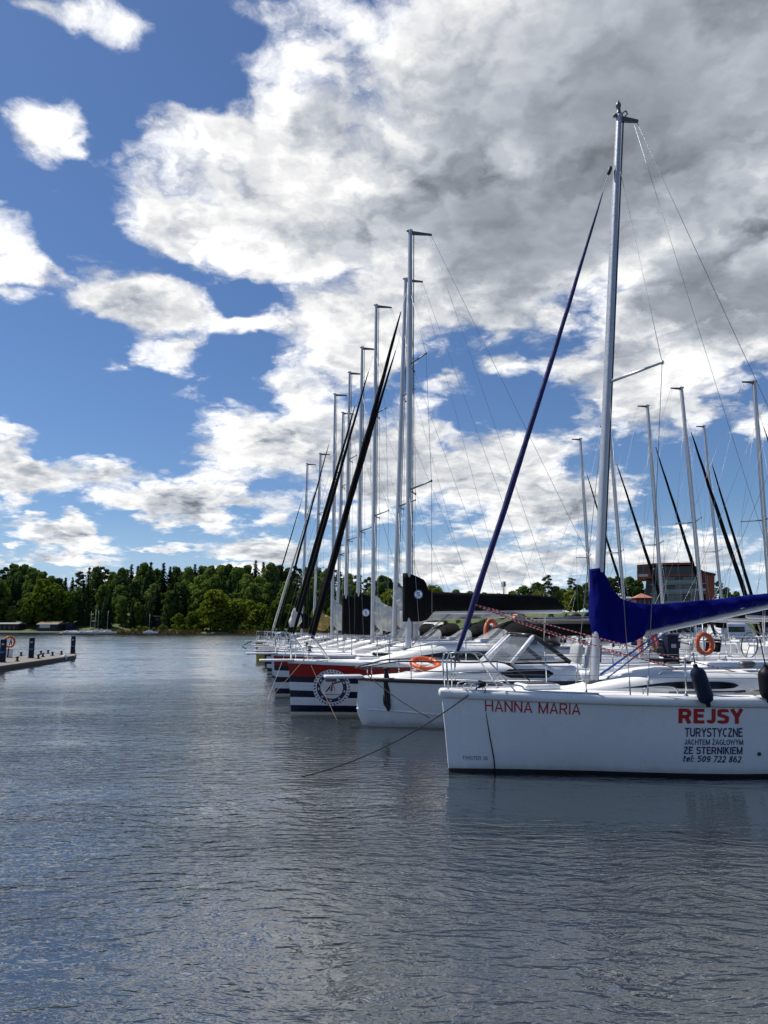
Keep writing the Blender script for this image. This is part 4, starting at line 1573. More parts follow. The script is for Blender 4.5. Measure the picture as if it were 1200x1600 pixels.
# ------------------------------------------------------------------ motor boats
def motorboat(name, label, P):
    fr = Frame(P['X'], P['Y'], P['rz'])
    root = empty(name, fr.o, P['rz'])
    tag(root, label, 'motorboat')
    L = P['L']
    H = Hull(L, P['B'], P['Fb'], P['Fs'], **P['hull'])
    hull = H.mesh([(.10, 0), (1, 0)]).build('hull', P.get('mats', [TOPS]), root)
    # chine line
    for sd in (-1, 1):
        c = MB()
        c.tube([tuple(on_pt) for on_pt in [H.pt(q, lerp(.36, .10, sm(q * 1.6)), sd) + Vector((0, sd * .004, 0)) for q in [i / 24 for i in range(25)]]], .018, seg=6, flat=1.0)
        c.build('chine', WHITE, hull)
    g = MB()
    g.sweep(H.sheer_path(), [(-.05, -.05), (.02, -.055), (.04, -.035), (.04, .01), (.02, .03), (-.05, .03)])
    g.build('rub_rail', BLACKR, root, auto=50)
    H.deck(camber=.10).build('deck', DECKW, root)
    # raised foredeck and deckhouse
    c0, c1, hmax = P['house']
    hm = MB()
    rs = []
    N = 20

    def w_(x):
        return H.hb(x / L) * P.get('house_w', .80)

    def h_(x):
        f = (x - c0) / (c1 - c0)
        return hmax * (.06 + .94 * sm(f * 2.2))
    for i in range(N + 1):
        x = lerp(c0, c1, i / N)
        rs.append([Vector((x, a, b)) for a, b in coach_section(w_(x), H.F(x / L) + .02, h_(x))])
    hm.rings(rs, closed=False)
    hm.add(rs[-1], [tuple(range(len(rs[-1])))], 0, False)
    hm.add(rs[0], [tuple(range(len(rs[0])))[::-1]], 0, False)
    house = hm.build('deckhouse', WHITE, root, auto=40)
    for sd in (-1, 1):
        wm = MB()
        rows = [[], [], [], [], []]
        xa, xb = P['slit']
        for i in range(17):
            f = i / 16
            x = lerp(xa, xb, f)
            lens = min(1, f * 6) * min(1, (1 - f) * 8 + .12)
            z0, hh, ww = H.F(x / L) + .02, h_(x), w_(x)
            for j_, row in enumerate(rows):
                k = .42 + .26 * lens * (j_ / 2 - 1)
                row.append(Vector((x, sd * (ww * interp(k, [(0, 1), (.35, .985), (.66, .955), (.84, .9)]) + .008), z0 + hh * k)))
        wm.rings(rows, closed=False, flip=sd < 0)
        wm.build('window', DGLASS, house)
    # windscreen: two raked front panes and two side panes in black frames
    xw, xt, xe, zt = P['screen']
    zb = H.F(xw / L) + .02 + h_(xw) * .98
    wb, wt_ = w_(xw) * .86, w_(xt) * .78
    cx = xw - .42
    fb = [(xw + .25, -wb), (cx + .25, -.12), (cx + .25, .12), (xw + .25, wb)]
    B0 = [Vector((a, b, zb)) for a, b in fb]
    T0 = [Vector((xt, -wt_, zt)), Vector((xt - .28, -.10, zt + .03)), Vector((xt - .28, .10, zt + .03)), Vector((xt, wt_, zt))]
    E = [Vector((xe, -wb * 1.02, zb + .02)), Vector((xe, wb * 1.02, zb + .02))]
    ws = MB()
    ws.add([B0[0], B0[1], T0[1], T0[0]], [(0, 1, 2, 3)], 0, False)
    ws.add([B0[1], B0[2], T0[2], T0[1]], [(0, 1, 2, 3)], 0, False)
    ws.add([B0[2], B0[3], T0[3], T0[2]], [(0, 1, 2, 3)], 0, False)
    ws.add([B0[0], T0[0], E[0]], [(0, 1, 2)], 0, False)
    ws.add([B0[3], E[1], T0[3]], [(0, 1, 2)], 0, False)
    wso = ws.build('windscreen', GLASS, root)
    fm = MB()
    for a, b, r in ((T0[0], T0[1], .055), (T0[1], T0[2], .055), (T0[2], T0[3], .055), (T0[0], E[0], .05), (T0[3], E[1], .05), (B0[0], E[0], .022), (B0[3], E[1], .022),
                    (B0[0], B0[1], .02), (B0[1], B0[2], .02), (B0[2], B0[3], .02)):
        fm.tube([tuple(a), tuple(b)], r, seg=7)
    fm.build('windscreen_frame', BLACKR, wso)
    for a, b, r in ((B0[0], T0[0], .050), (B0[1], T0[1], .040), (B0[2], T0[2], .040), (B0[3], T0[3], .050)):
        fm = MB()
        fm.tube([tuple(a), tuple(b)], r, seg=7)
        fm.build('windscreen_post', P.get('postmat', WHITE), wso)
    # bow rail
    rm = P.get('railmat', BLACKR)
    rr = MB()
    rz_ = P.get('rail_h', .40)
    xr = P['rail_end']
    pts = {}
    for sd in (-1, 1):
        q = [(x, sd * H.hb(x / L) * .88, H.F(x / L) + rz_ * min(1, .55 + x * .5)) for x in (.06, .35, .8, 1.5, 2.3, xr * .85)] + [(xr, sd * H.hb(xr / L) * .9, H.F(xr / L) + .04)]
        pts[sd] = q
        rr.tube([tuple(p) for p in smooth_path(q, 4)], .017, seg=7)
        rr.tube([(x, sd * H.hb(x / L) * .89, H.F(x / L) + rz_ * .5) for x in (.10, .35, .8, 1.5, 2.3, xr * .9)], .012, seg=6)
    rr.tube([pts[-1][0], (-.02, 0, H.F(0) + rz_ * .56), pts[1][0]], .017, seg=7)
    rr.build('bow_rail', rm, root)
    for sd in (-1, 1):
        for x in (.3, 1.1, 2.0, 2.9):
            if x < xr:
                p = MB()
                p.tube([(x, sd * H.hb(x / L) * .9, H.F(x / L) + .02), (x, sd * H.hb(x / L) * .88, H.F(x / L) + rz_ * min(1, .55 + x * .5))], .013, seg=6)
                p.build('rail_post', STEEL, root)
    if P.get('platform'):
        pm = MB()
        pm.box((-.28, 0, H.F(0) + .03), (.85, .42, .07), bev=.025)
        pm.build('bow_platform', WHITE, root)
        am = MB()
        am.box((-.55, 0, H.F(0) - .04), (.25, .10, .08), bev=.02)
        am.tube([(-.2, 0, H.F(0) - .04), (-.50, 0, H.F(0) - .12)], .022, seg=6)
        am.build('anchor', DSTEEL, root)
    # seats, engine
    for sd in (-1, 1):
        s_ = MB()
        xs_ = P['seat']
        s_.box((xs_, sd * .42, H.F(.7) + .48), (.16, .52, .62), Matrix.Rotation(R(10), 3, 'Y'), bev=.07)
        s_.box((xs_ - .28, sd * .42, H.F(.7) + .18), (.50, .52, .16), bev=.06)
        s_.build('helm_seat', GREYF, root)
    for sd in (-1, 1):
        cm = MB()
        path = [(x, sd * H.hb(x / L) * .80, H.F(x / L) + .10) for x in (c1 - .1, c1 + .5, L * .9, L * .97)]
        cm.tube(path, [.14, .13, .12, .10], seg=8)
        cm.build('cockpit_coaming', WHITE, root)
    om = MB()
    om.box((L + .30, 0, P['Fs'] + .10), (.46, .36, .50), bev=.12)
    om.box((L + .24, 0, .1), (.20, .14, 1.2), bev=.05)
    om.build('outboard', RUBBER, root)
    if P.get('hardtop'):
        h0, h1, hz, hw_ = P['hardtop']
        hm = MB()
        rs = []
        for x, up, w, th in ((h0, -.10, hw_ * .55, .03), (h0 + .12, -.03, hw_ * .8, .06), (h0 + .6, .03, hw_, .09), (h0 + 1.5, .07, hw_, .10), (h1 - .4, .08, hw_ * .98, .10), (h1, .06, hw_ * .94, .06)):
            ring = [Vector((x, -w, hz + up)), Vector((x, -w * .97, hz + up - th)), Vector((x, 0, hz + up - th + .02)), Vector((x, w * .97, hz + up - th)), Vector((x, w, hz + up)),
                    Vector((x, w * .9, hz + up + .05)), Vector((x, 0, hz + up + .08)), Vector((x, -w * .9, hz + up + .05))]
            rs.append(ring)
        hm.rings(rs)
        ht = hm.build('hardtop', P.get('topmat', WHITE), root, auto=40)
        cv = MB()
        rs = []
        for x in (h0 + .55, h0 + 1.2, h1 - .6, h1 - .05):
            rs.append([Vector((x, -hw_ * .99, hz - .02)), Vector((x, -hw_ * .96, hz - .34 - .05 * noise.noise(Vector((x * 3, 0, 0))))), Vector((x, -hw_ * .5, hz - .20)), Vector((x, hw_ * .5, hz - .20)),
                       Vector((x, hw_ * .96, hz - .34)), Vector((x, hw_ * .99, hz - .02))])
        cv.rings(rs, closed=True)
        cv.build('rolled_canopy', BLACKF, ht)
        for sd in (-1, 1):
            for x, x2 in ((h0 + .25, h0 - .05), (h0 + 1.0, h0 + 1.15), (h1 - .3, h1 - .2)):
                sp = MB()
                sp.tube([(x2, sd * w_(min(x2, c1)) * .92, H.F(.5) + .3), (x, sd * hw_ * .92, hz - .05)], .035, seg=7)
                sp.build('hardtop_post', BLACKR, ht)
        rd = MB()
        rd.lathe([(.20, 0), (.23, .05), (.21, .14), (.12, .19)], (h1 - .9, .15, hz + .14), seg=16)
        rd.build('radar_dome', RUBBER, ht)
        rr = MB()
        rr.tube([(h0 + .5, -hw_ * .8, hz + .10), (h0 + .55, -hw_ * .8, hz + .17), (h1 - .3, -hw_ * .8, hz + .20), (h1 - .25, -hw_ * .8, hz + .12)], .012, seg=6)
        rr.build('roof_rail', STEEL, ht)
    return dict(frame=fr, hull=H, root=root, hullobj=hull)


P1 = motorboat('motorboat', 'white sports motorboat with raked windscreen, black bow rail and grey seats', dict(
    X=-.62, Y=17.1, rz=YAW, L=7.3, B=2.5, Fb=1.02, Fs=.95, hull=dict(rake=-.06, dip=.03, full=.5, p=.62, tr=.92, wl0=.62, wl1=.92, keel=-.3, fore=.45),
    house=(.55, 4.9, .36), slit=(3.0, 4.2), screen=(3.05, 3.85, 4.65, 1.93), rail_end=3.6, seat=5.35, platform=True))
P3 = motorboat('motorboat', 'large motor cruiser with white-edged black hardtop over dark windows', dict(
    X=-.2, Y=22.1, rz=YAW, L=8.4, B=2.6, Fb=1.40, Fs=1.2, hull=dict(rake=.10, dip=.03, full=.5, p=.75, tr=.92, wl0=.5, wl1=.9, keel=-.3),
    house=(.8, 6.0, .30), slit=(1.8, 4.6), screen=(2.9, 3.9, 5.2, 2.12), rail_end=3.2, seat=5.2, railmat=STEEL, postmat=BLACKR, topmat=mat('charcoal roof', (.05, .052, .056), .35), hardtop=(3.65, 7.0, 2.24, 1.05)))
# dark mooring line bundled over the motorboat's bow rail
_r = MB()
for k in range(9):
    a = k * .7
    _r.tube(smooth_path([(0, .02 * math.sin(a), 0), (.05 * math.cos(a), .05 * math.sin(a), -.25), (.07 * math.cos(a + 1), .06 * math.sin(a), -.62 - .02 * k), (.02, .03 * math.cos(a), -.70 - .02 * k),
                         (-.05 * math.cos(a), .04, -.5), (-.03, .03 * math.cos(a), .0)], 3), .018, seg=6)
_r.torus((0, 0, 0), (0, 0, 1), .05, .03, 14, 8)
_ro = _r.build('mooring_rope', ROPED)
_p = at(604, 1045, 16.75)
_ro.location = _p
tag(_ro, 'black rope bundle hanging over the bow rail of the white motorboat', 'rope')


# ------------------------------------------------------------------ dock, pedestals, lifebuoys
def dock(name, label, edge, z, planks=True):
    """edge: corner points of the deck, right side out and back"""
    root = empty(name, (edge[0][0], edge[0][1], 0))
    tag(root, label, 'dock')
    o = Vector((edge[0][0], edge[0][1], 0))
    n = len(edge)
    mb = MB()
    top = [Vector((a, b, z)) - o for a, b in edge]
    low = [Vector((a, b, z - .07)) - o for a, b in edge]
    mb.rings([low, top], smooth=False)
    mb.build('deck_boards', plank_mat(), root)
    mb = MB()
    c = sum((Vector((a, b, 0)) for a, b in edge), Vector()) / n

    def ins(p, k):
        v = Vector((p[0], p[1], 0))
        return v + (c - v).normalized() * k - o
    mb.rings([[ins(p, .10) + Vector((0, 0, -.35)) for p in edge], [ins(p, .06) + Vector((0, 0, z - .07)) for p in edge]], smooth=False)
    mb.build('float', WOODD, root)
    return root


def plank_mat():
    if 'dock planks' in MATS:
        return MATS['dock planks']
    m, t, b = principled('dock planks')
    g = t.n.new('ShaderNodeNewGeometry').outputs['Position']
    sp = t.sep(t.mapping(g, (1, 1, 1), (0, 0, R(-9))))
    board = t.math('MULTIPLY', sp[1], 7.0)
    fr_ = t.math('FRACT', board)
    gap = t.rng(t.math('ABSOLUTE', t.math('SUBTRACT', fr_, .5)), .44, .48)
    tone = t.n.new('ShaderNodeTexWhiteNoise')
    tone.noise_dimensions = '1D'
    t.l.new(t.math('FLOOR', board), tone.inputs['W'])
    n = t.noise(t.mapping(g, (.8, 5, 1)), 3, 5, .6)
    col = t.mix(t.math('ADD', t.math('MULTIPLY', tone.outputs[0], .6), t.math('MULTIPLY', n, .4)), (0.13, 0.115, 0.10, 1), (0.26, 0.235, 0.205, 1))
    t.l.new(t.mix(gap, col, (0.03, 0.027, 0.024, 1)), b.inputs['Base Color'])
    b.inputs['Roughness'].default_value = .85
    MATS['dock planks'] = m
    return m


def dx(d):
    return 10.35 - .17 * (d - 12)


dock('dock', 'long grey board dock between the two rows of yachts', [(dx(6) + 1.0, 6), (dx(64) + 1.0, 64), (dx(64) - 1.0, 64), (dx(6) - 1.0, 6)], .50)
dock('dock', 'wooden dock with dark blue posts reaching in from the left', [(-17.1, 26), (-21.6, 54.0), (-23.6, 59.3), (-25.5, 50.6), (-25.2, 26)], .28)


def pedestal(label, x, y, z0, h, w=.30):
    root = empty('power_pedestal', (x, y, z0), R(12))
    tag(root, label, 'pedestal')
    mb = MB()
    mb.box((0, 0, h / 2), (w, w * .8, h), bev=.03)
    mb.build('body', PEDB, root)
    mb = MB()
    mb.box((0, 0, h + .015), (w * 1.08, w * .9, .05), bev=.02)
    mb.build('cap', DSTEEL, root)
    mb = MB()
    mb.box((0, -w * .40 - .004, h * .80), (w * .42, .012, .10))
    mb.build('lamp_window', mat('grey frosted lens', (.42, .44, .46), .3), root)
    for k in range(2):
        mb = MB()
        mb.box((-.06 + .12 * k, -w * .4 - .02, h * .45), (.09, .05, .11), bev=.015)
        mb.build('socket', BLUEL, root)
    mb = MB()
    mb.box((0, 0, .02), (w * 1.3, w * 1.1, .04), bev=.012)
    mb.build('base', DSTEEL, root)
    return root


pedestal('dark blue dock pedestal behind the nearest white yacht, between orange rings', 7.72, 20.75, .5, 1.42, .34)
pedestal('blue dock post cut by the left picture edge', at(3.5, 1034, 42.5).x, 42.5, .28, 1.24, .30)
pedestal('blue dock post halfway along the left dock', at(48.5, 1027, 48.8).x, 48.8, .28, 1.25, .30)
pedestal('blue dock post at the far end of the left dock', at(113.5, 1020, 57.5).x, 57.5, .28, 1.28, .30)


def lifebuoy(label, loc, axis, r=.29, tube=.062, lying=False):
    root = empty('lifebuoy', loc)
    tag(root, label, 'lifebuoy')
    mb = MB()
    mb.torus((0, 0, 0), axis, r, tube, 32, 12)
    mb.build('ring', ORANGE, root)
    q = Vector(axis).to_track_quat('Z', 'Y').to_matrix()
    for k in range(4):
        a = R(45 + 90 * k)
        mb = MB()
        c = q @ Vector((r * math.cos(a), r * math.sin(a), 0))
        tdir = q @ Vector((-math.sin(a), math.cos(a), 0))
        mb.lathe([(tube + .002, -.028), (tube + .006, -.026), (tube + .006, .026), (tube + .002, .028)], c, tdir, seg=14)
        mb.build('band', ORANGE if k % 2 else mat('faded orange band', (.60, .17, .07), .6), root)
    mb = MB()
    pts = []
    for i in range(49):
        a = 2 * math.pi * i / 48
        rr = r + tube + .012 + .035 * abs(math.sin(2 * (a - R(45))))
        pts.append(q @ Vector((rr * math.cos(a), rr * math.sin(a), .0)))
    mb.tube([tuple(p) for p in pts], .006, seg=5)
    mb.build('grab_line', ROPEW, root)
    return root


lb = at(1101, 1006, 18.7)
lifebuoy('orange lifebuoy hanging clear on a steel post, seen whole above the white cabin', lb, (.45, -1, .05), .235, .052)
_p = empty('lifebuoy_post', (lb.x + .03, lb.y + .12, .5))
tag(_p, 'thin steel post carrying the orange ring above the white cabin', 'post')
_m = MB()
_m.tube([(0, 0, 0), (0, 0, lb.z - .5 + .55)], .018, seg=8)
_m.build('pole', STEEL, _p)
_m = MB()
_m.tube(smooth_path([(0, 0, lb.z - .5 + .30), (-.01, -.10, lb.z - .5 + .30), (-.02, -.12, lb.z - .5 + .36)], 4), .010, seg=6)
_m.build('hook', STEEL, _p)
_m = MB()
_m.box((0, 0, .012), (.18, .18, .024), bev=.008)
_m.build('base_plate', STEEL, _p)
lifebuoy('orange lifebuoy seen nearly edge-on left of the blue dock pedestal', at(1001, 1003, 20.5), (1, -.38, 0), .30, .06)
lifebuoy('orange lifebuoy half hidden behind the blue dock pedestal', at(1021, 994, 21.1), (.9, -.5, .1), .30, .06)
lifebuoy('orange lifebuoy lying on the foredeck of the white motorboat', at(665, 1038, 17.25), (.12, -.35, 1), .30, .065)
lifebuoy('faded orange lifebuoy upright on the motor cruiser by its hardtop', at(768, 987, 21.3), (.75, -.6, 0), .30, .06)
lifebuoy('orange lifebuoy on the white rescue stand of the left dock', at(14.5, 1003, 49.6), (.5, -1, 0), .31, .065)
_p = empty('rescue_stand', (at(14.5, 1020, 49.9).x, 49.9, .28), R(15))
tag(_p, 'white rescue stand with black straps under the orange ring on the left dock', 'rescue stand')
_m = MB()
_m.box((0, 0, .30), (.42, .34, .60), Matrix.Rotation(R(6), 3, 'Y'), bev=.05)
_m.build('cabinet', WHITE, _p)
_m = MB()
_m.tube([(-.05, -.20, .02), (-.02, -.20, .60), (.05, -.05, 1.25)], .035, seg=8)
_m.tube([(.12, .0, .60), (.05, -.02, 1.20)], .03, seg=8)
_m.build('strap', RUBBER, _p)
# bollards on the left dock
for i, (px, py) in enumerate(((33, 1022), (64, 1019.5), (78, 1018), (96, 1020), (27, 1030), (67, 1023.5), (82, 1021.5), (119, 1018), (60, 1026))):
    d_ = 1.79 * F_PX / (py + 2.4 - 984)
    w = at(px, py, d_)
    _m = MB()
    _m.lathe([(.13, 0), (.13, .03), (.07, .06), (.06, .18), (.10, .22), (.10, .26), (.04, .28)], seg=10)
    _o = _m.build('bollard', RUBBER)
    _o.location = (w.x, min(d_, 58.0), .28)
    tag(_o, 'small black bollard on the edge of the left dock', 'bollard', 'bollards on the left dock')
_m = MB()
_m.lathe([(.02, 0), (.12, .04), (.17, .14), (.17, .24), (.12, .34), (.03, .38), (.03, .44)], seg=14)
_o = _m.build('mooring_buoy', WHITE)
_o.location = at(101, 1026, 51.5)
_o.location.z = .05
tag(_o, 'small white buoy against the end of the left dock', 'buoy')


# ------------------------------------------------------------------ fenders
def fender(label, loc, lean, L=.60, r=.118, m=BLUEV, top=None):
    root = empty('fender', loc)
    tag(root, label, 'fender')
    root.rotation_euler = lean
    mb = MB()
    mb.lathe([(.012, -L / 2 - .06), (.030, -L / 2 - .055), (.034, -L / 2 - .01), (r * .80, -L / 2 + .025), (r * .98, -L / 2 + .075), (r, -L / 4), (r, L / 4), (r * .98, L / 2 - .075), (r * .80, L / 2 - .025), (.034, L / 2 + .01),
              (.030, L / 2 + .055), (.012, L / 2 + .06)], seg=20)
    mb.build('body', m, root, auto=60)
    if top is not None:
        mb = MB()
        inv = root.rotation_euler.to_matrix().inverted()
        mb.tube([(0, 0, L / 2 + .03), tuple(inv @ (Vector(top) - Vector(loc)))], .009, seg=6)
        mb.build('fender_rope', ROPED, root)
    return root


_fx = 3.74
fl = HMF.world((_fx, -(H_.hb(_fx / 7.9) + .09), 1.05))
fl = at(1096.5, 1071, fl.y - .06)
fender('dark blue fender hanging over the side above the lettering of the nearest yacht', fl, (R(4), R(-17), 0),   .50, .108, BLUEV, at(1083, 1020, fl.y + .06))
f2 = at(1199, 1068, fl.y + .12)
fender('black fender cut by the right picture edge', f2, (R(3), R(-3), 0), .42, .115, BLACKV, f2 + Vector((-.02, .08, .62)))


# ------------------------------------------------------------------ mooring ropes
def rope(label, pts, r, m):
    o = Vector(pts[0])
    mb = MB()
    mb.tube([tuple(Vector(p) - o) for p in pts], r, seg=7)
    ob = mb.build('mooring_rope', m)
    ob.location = o
    tag(ob, label, 'rope')
    return ob


cl = HMF.world((.46, -.24, 1.27))
wl = at(440, 1203, 2.07 * F_PX / (1203 - 984) * 1.0)
wl.z = -.05
rope('long dark mooring line from the nearest bow down to open water at left', sag(cl, wl, .22, 20), .009, ROPED)
s1 = [HMF.world((.46, -.24, 1.27)), HMF.world((.47, -.36, 1.21))] + [HMF.world((x, -(H_.y(x, z) + .012), z)) for x, z in ((.48, 1.06), (.52, .80), (.57, .5), (.63, .2), (.66, -.05))]
rope('dark line hanging straight down the bow of the nearest yacht', s1, .009, ROPED)
_kn = MB()
for k in range(3):
    _kn.torus((0, 0, .03 * k), (.3 * (k - 1), .2, 1), .05, .012, 14, 6)
_ko = _kn.build('mooring_rope', ROPED)
_ko.location = HMF.world((.46, -.24, 1.24))
tag(_ko, 'turns of dark rope round the bow cleat of the nearest yacht', 'rope')
fa = A['frame']
rope('tan mooring line slanting forward from the bow of the badge yacht', sag(fa.world((.35, -.28, 1.42)), fa.world((-1.1, -1.4, -.05)), .03), .006, ROPET)
rope('tan mooring line slanting aft from the bow of the badge yacht', sag(fa.world((.35, -.28, 1.42)), fa.world((1.0, -1.6, -.05)), .02), .006, ROPET)
fb = B_['frame']
rope('pale mooring line from the bow of the second striped yacht', sag(fb.world((.3, -.26, 1.42)), fb.world((-.3, -1.5, -.05)), .02), .006, ROPEW)
fp = P1['frame']
rope('dark mooring line under the bow platform of the white motorboat', sag(fp.world((.2, -.35, 1.10)), fp.world((1.2, -1.9, .35)), .06), .010, ROPED)
# ------------------------------------------------------------------ water, far shore
me = bpy.data.meshes.new('water')
me.from_pydata([(-1500, -80, 0), (1500, -80, 0), (1500, 2600, 0), (-1500, 2600, 0)], [], [(0, 1, 2, 3)])
wo_ = bpy.data.objects.new('water', me)
wo_['kind'] = 'structure'
COL.objects.link(wo_)
me.materials.append(water_material())

SHORE = [(-900, 395), (-250, 400), (-110, 408), (-20, 402), (4, 350), (20, 255), (42, 205), (90, 178), (180, 165), (900, 150)]


def shore_y(x):
    return interp(x, SHORE)


def ground_z(x, y):
    t = y - shore_y(x)
    left = interp(t, [(-4, -1.2), (0, -.1), (1.5, .5), (6, 1.0), (18, 1.8), (45, 6.5), (80, 13), (130, 15), (400, 12)])
    right = interp(t, [(-4, -1.2), (0, -.1), (1.5, .7), (8, 1.8), (20, 4.2), (40, 7.2), (90, 8.5), (400, 9)])
    f = sm((x - 0) / 40)
    n = .8 * noise.noise(Vector((x * .02, y * .02, 0))) * sm(t / 20)
    return lerp(left, right, f) + n


def shore_material():
    m, t, b = principled('grassy bank')
    g = t.n.new('ShaderNodeNewGeometry').outputs['Position']
    n = t.noise(g, .12, 6, .65)
    n2 = t.noise(g, 1.6, 5, .7)
    c = t.mix(t.rng(n, .35, .65), (0.035, 0.058, 0.014, 1), (0.085, 0.115, 0.024, 1))
    c = t.mix(t.rng(n2, .55, .75), c, (0.15, 0.13, 0.06, 1))
    z = t.sep(g)[2]
    c = t.mix(t.rng(z, 1.0, .35), c, (0.13, 0.105, 0.07, 1))
    t.l.new(c, b.inputs['Base Color'])
    b.inputs['Roughness'].default_value = .95
    return m


mb = MB()
xs = [-900, -700, -560] + list(range(-480, 521, 8)) + [560, 700, 900]
ts = [-4, 0, 1.5, 4, 8, 14, 20, 28, 36, 45, 60, 80, 105, 130, 180, 260, 400]
rs = [[Vector((x, shore_y(x) + t, ground_z(x, shore_y(x) + t))) for x in xs] for t in ts]
mb.rings(rs, closed=False, flip=True)
gd = mb.build('shore_hill', shore_material())
gd['kind'] = 'structure'


# ------------------------------------------------------------------ trees
def leaf_mat(name, c1, c2):
    m = bpy.data.materials.new(name)
    m.use_nodes = True
    t = NT(m.node_tree)
    t.n.clear()
    out = t.n.new('ShaderNodeOutputMaterial')
    oi = t.n.new('ShaderNodeObjectInfo')
    g = t.coord('Object')
    n = t.noise(g, .55, 4, .6)
    f = t.math('ADD', t.math('MULTIPLY', n, .9), t.math('MULTIPLY', t.math('SUBTRACT', oi.outputs['Random'], .5), .55))
    c = t.mix(t.rng(f, .18, .82), c1 + (1,), c2 + (1,))
    df = t.n.new('ShaderNodeBsdfDiffuse')
    tl = t.n.new('ShaderNodeBsdfTranslucent')
    t.l.new(c, df.inputs[0])
    t.l.new(t.mix(1.0, c, (1.0, 1.0, .55, 1), 'MULTIPLY'), tl.inputs[0])
    mx_ = t.n.new('ShaderNodeMixShader')
    mx_.inputs[0].default_value = .38
    t.l.new(df.outputs[0], mx_.inputs[1])
    t.l.new(tl.outputs[0], mx_.inputs[2])
    t.l.new(mx_.outputs[0], out.inputs[0])
    return m


LEAF = leaf_mat('broad leaves', (0.085, 0.140, 0.034), (0.205, 0.270, 0.060))
LEAFY = leaf_mat('fresh yellow green leaves', (0.085, 0.130, 0.018), (0.190, 0.225, 0.030))
LEAFD = leaf_mat('dark broad leaves', (0.066, 0.112, 0.034), (0.160, 0.220, 0.058))
SPRUCE = leaf_mat('spruce needles', (0.036, 0.068, 0.034), (0.086, 0.130, 0.056))
PINE = leaf_mat('pine needles', (0.024, 0.048, 0.022), (0.070, 0.105, 0.040))
REED = leaf_mat('dry reeds', (0.14, 0.10, 0.045), (0.22, 0.165, 0.08))
BARK = mat('grey brown bark', (0.075, 0.058, 0.045), .9, var=.35)
BARKP = mat('orange pine bark', (0.15, 0.075, 0.04), .9, var=.35)


def quad(mb, p, nrm, s, rnd):
    n = nrm.normalized()
    a = Vector((rnd.uniform(-1, 1), rnd.uniform(-1, 1), rnd.uniform(-1, 1)))
    u = n.cross(a)
    if u.length < 1e-3:
        u = Vector((1, 0, 0))
    u.normalize()
    w = n.cross(u)
    k = rnd.uniform(.55, 1.1)
    o = len(mb.v)
    mb.v += [tuple(p + u * s * 1.1), tuple(p + w * s * k), tuple(p - u * s), tuple(p - w * s * k * .9)]
    mb.f.append((o, o + 1, o + 2, o + 3))
    mb.m.append(0)
    mb.s.append(False)


def broad_crown(seed, h, w, base, nl=26, nq=105, s=.36):
    rnd = random.Random(seed)
    mb = MB()
    lobes = []
    for i in range(nl):
        f = ((i + rnd.random()) / nl) ** .85
        z = lerp(base, h * .95, f)
        rr = w * (math.sin(math.pi * min(.98, (.16 + .80 * f))) ** .7) * rnd.uniform(.20, .88)
        a = i * 2.4 + rnd.uniform(-.5, .5)
        lobes.append((Vector((rr * math.cos(a), rr * math.sin(a), z)), w * rnd.uniform(.34, .52) * (1 - .25 * f)))
    lobes.append((Vector((rnd.uniform(-.1, .1) * w, 0, h * .93)), w * .30))
    for c, r in lobes:
        for k in range(nq):
            d = Vector((rnd.gauss(0, 1), rnd.gauss(0, 1), rnd.gauss(0, .8))).normalized()
            p = c + Vector((d.x, d.y, d.z * .78)) * r * rnd.uniform(.62, 1.10)
            quad(mb, p, d + Vector((rnd.uniform(-.7, .7), rnd.uniform(-.7, .7), rnd.uniform(-.2, .8))), s * rnd.uniform(.6, 1.25), rnd)
    return mb, lobes


def spruce_crown(seed, h, w, base, s=.34):
    rnd = random.Random(seed)
    mb = MB()
    z = base
    while z < h:
        f = (z - base) / (h - base)
        r = w * (1 - f) ** .58 * rnd.uniform(.66, 1.14) + .05
        nb = max(4, int(11 * (1 - f) + 4))
        a0 = rnd.random() * 6.28
        for b in range(nb):
            a = a0 + 6.28 * b / nb + rnd.uniform(-.2, .2)
            rl = r * rnd.uniform(.65, 1.1)
            for k in range(max(2, int(rl / (s * .62)))):
                q = (k + .6) * s * .62
                p = Vector((q * math.cos(a), q * math.sin(a), z - q * .42 + rnd.uniform(-.1, .1)))
                p += Vector((rnd.uniform(-.18, .18), rnd.uniform(-.18, .18), rnd.uniform(-.12, .12)))
                quad(mb, p, Vector((math.cos(a) * .4, math.sin(a) * .4, .8)) + Vector((rnd.uniform(-.5, .5), rnd.uniform(-.5, .5), 0)), s * rnd.uniform(.7, 1.15), rnd)
        z += lerp(.62, .42, f) * rnd.uniform(.8, 1.2)
    return mb


def pine_crown(seed, h, w, base, s=.30):
    rnd = random.Random(seed)
    mb = MB()
    limbs = []
    for i in range(21):
        f = (i + rnd.uniform(0, .7)) / 21
        z = lerp(base, h * .97, f)
        a = i * 2.5 + rnd.uniform(-.6, .6)
        r = w * rnd.uniform(.45, 1.0) * (1 - .62 * f)
        c = Vector((r * math.cos(a), r * math.sin(a), z + rnd.uniform(-.2, .5)))
        limbs.append((z - .3, c))
        rad = w * rnd.uniform(.30, .48)
        for k in range(120):
            d = Vector((rnd.gauss(0, 1), rnd.gauss(0, 1), rnd.gauss(0, .6))).normalized()
            p = c + Vector((d.x, d.y, d.z * .5)) * rad * rnd.uniform(.4, 1.1)
            quad(mb, p, d + Vector((0, 0, .7)), s * rnd.uniform(.6, 1.2), rnd)
    return mb, limbs


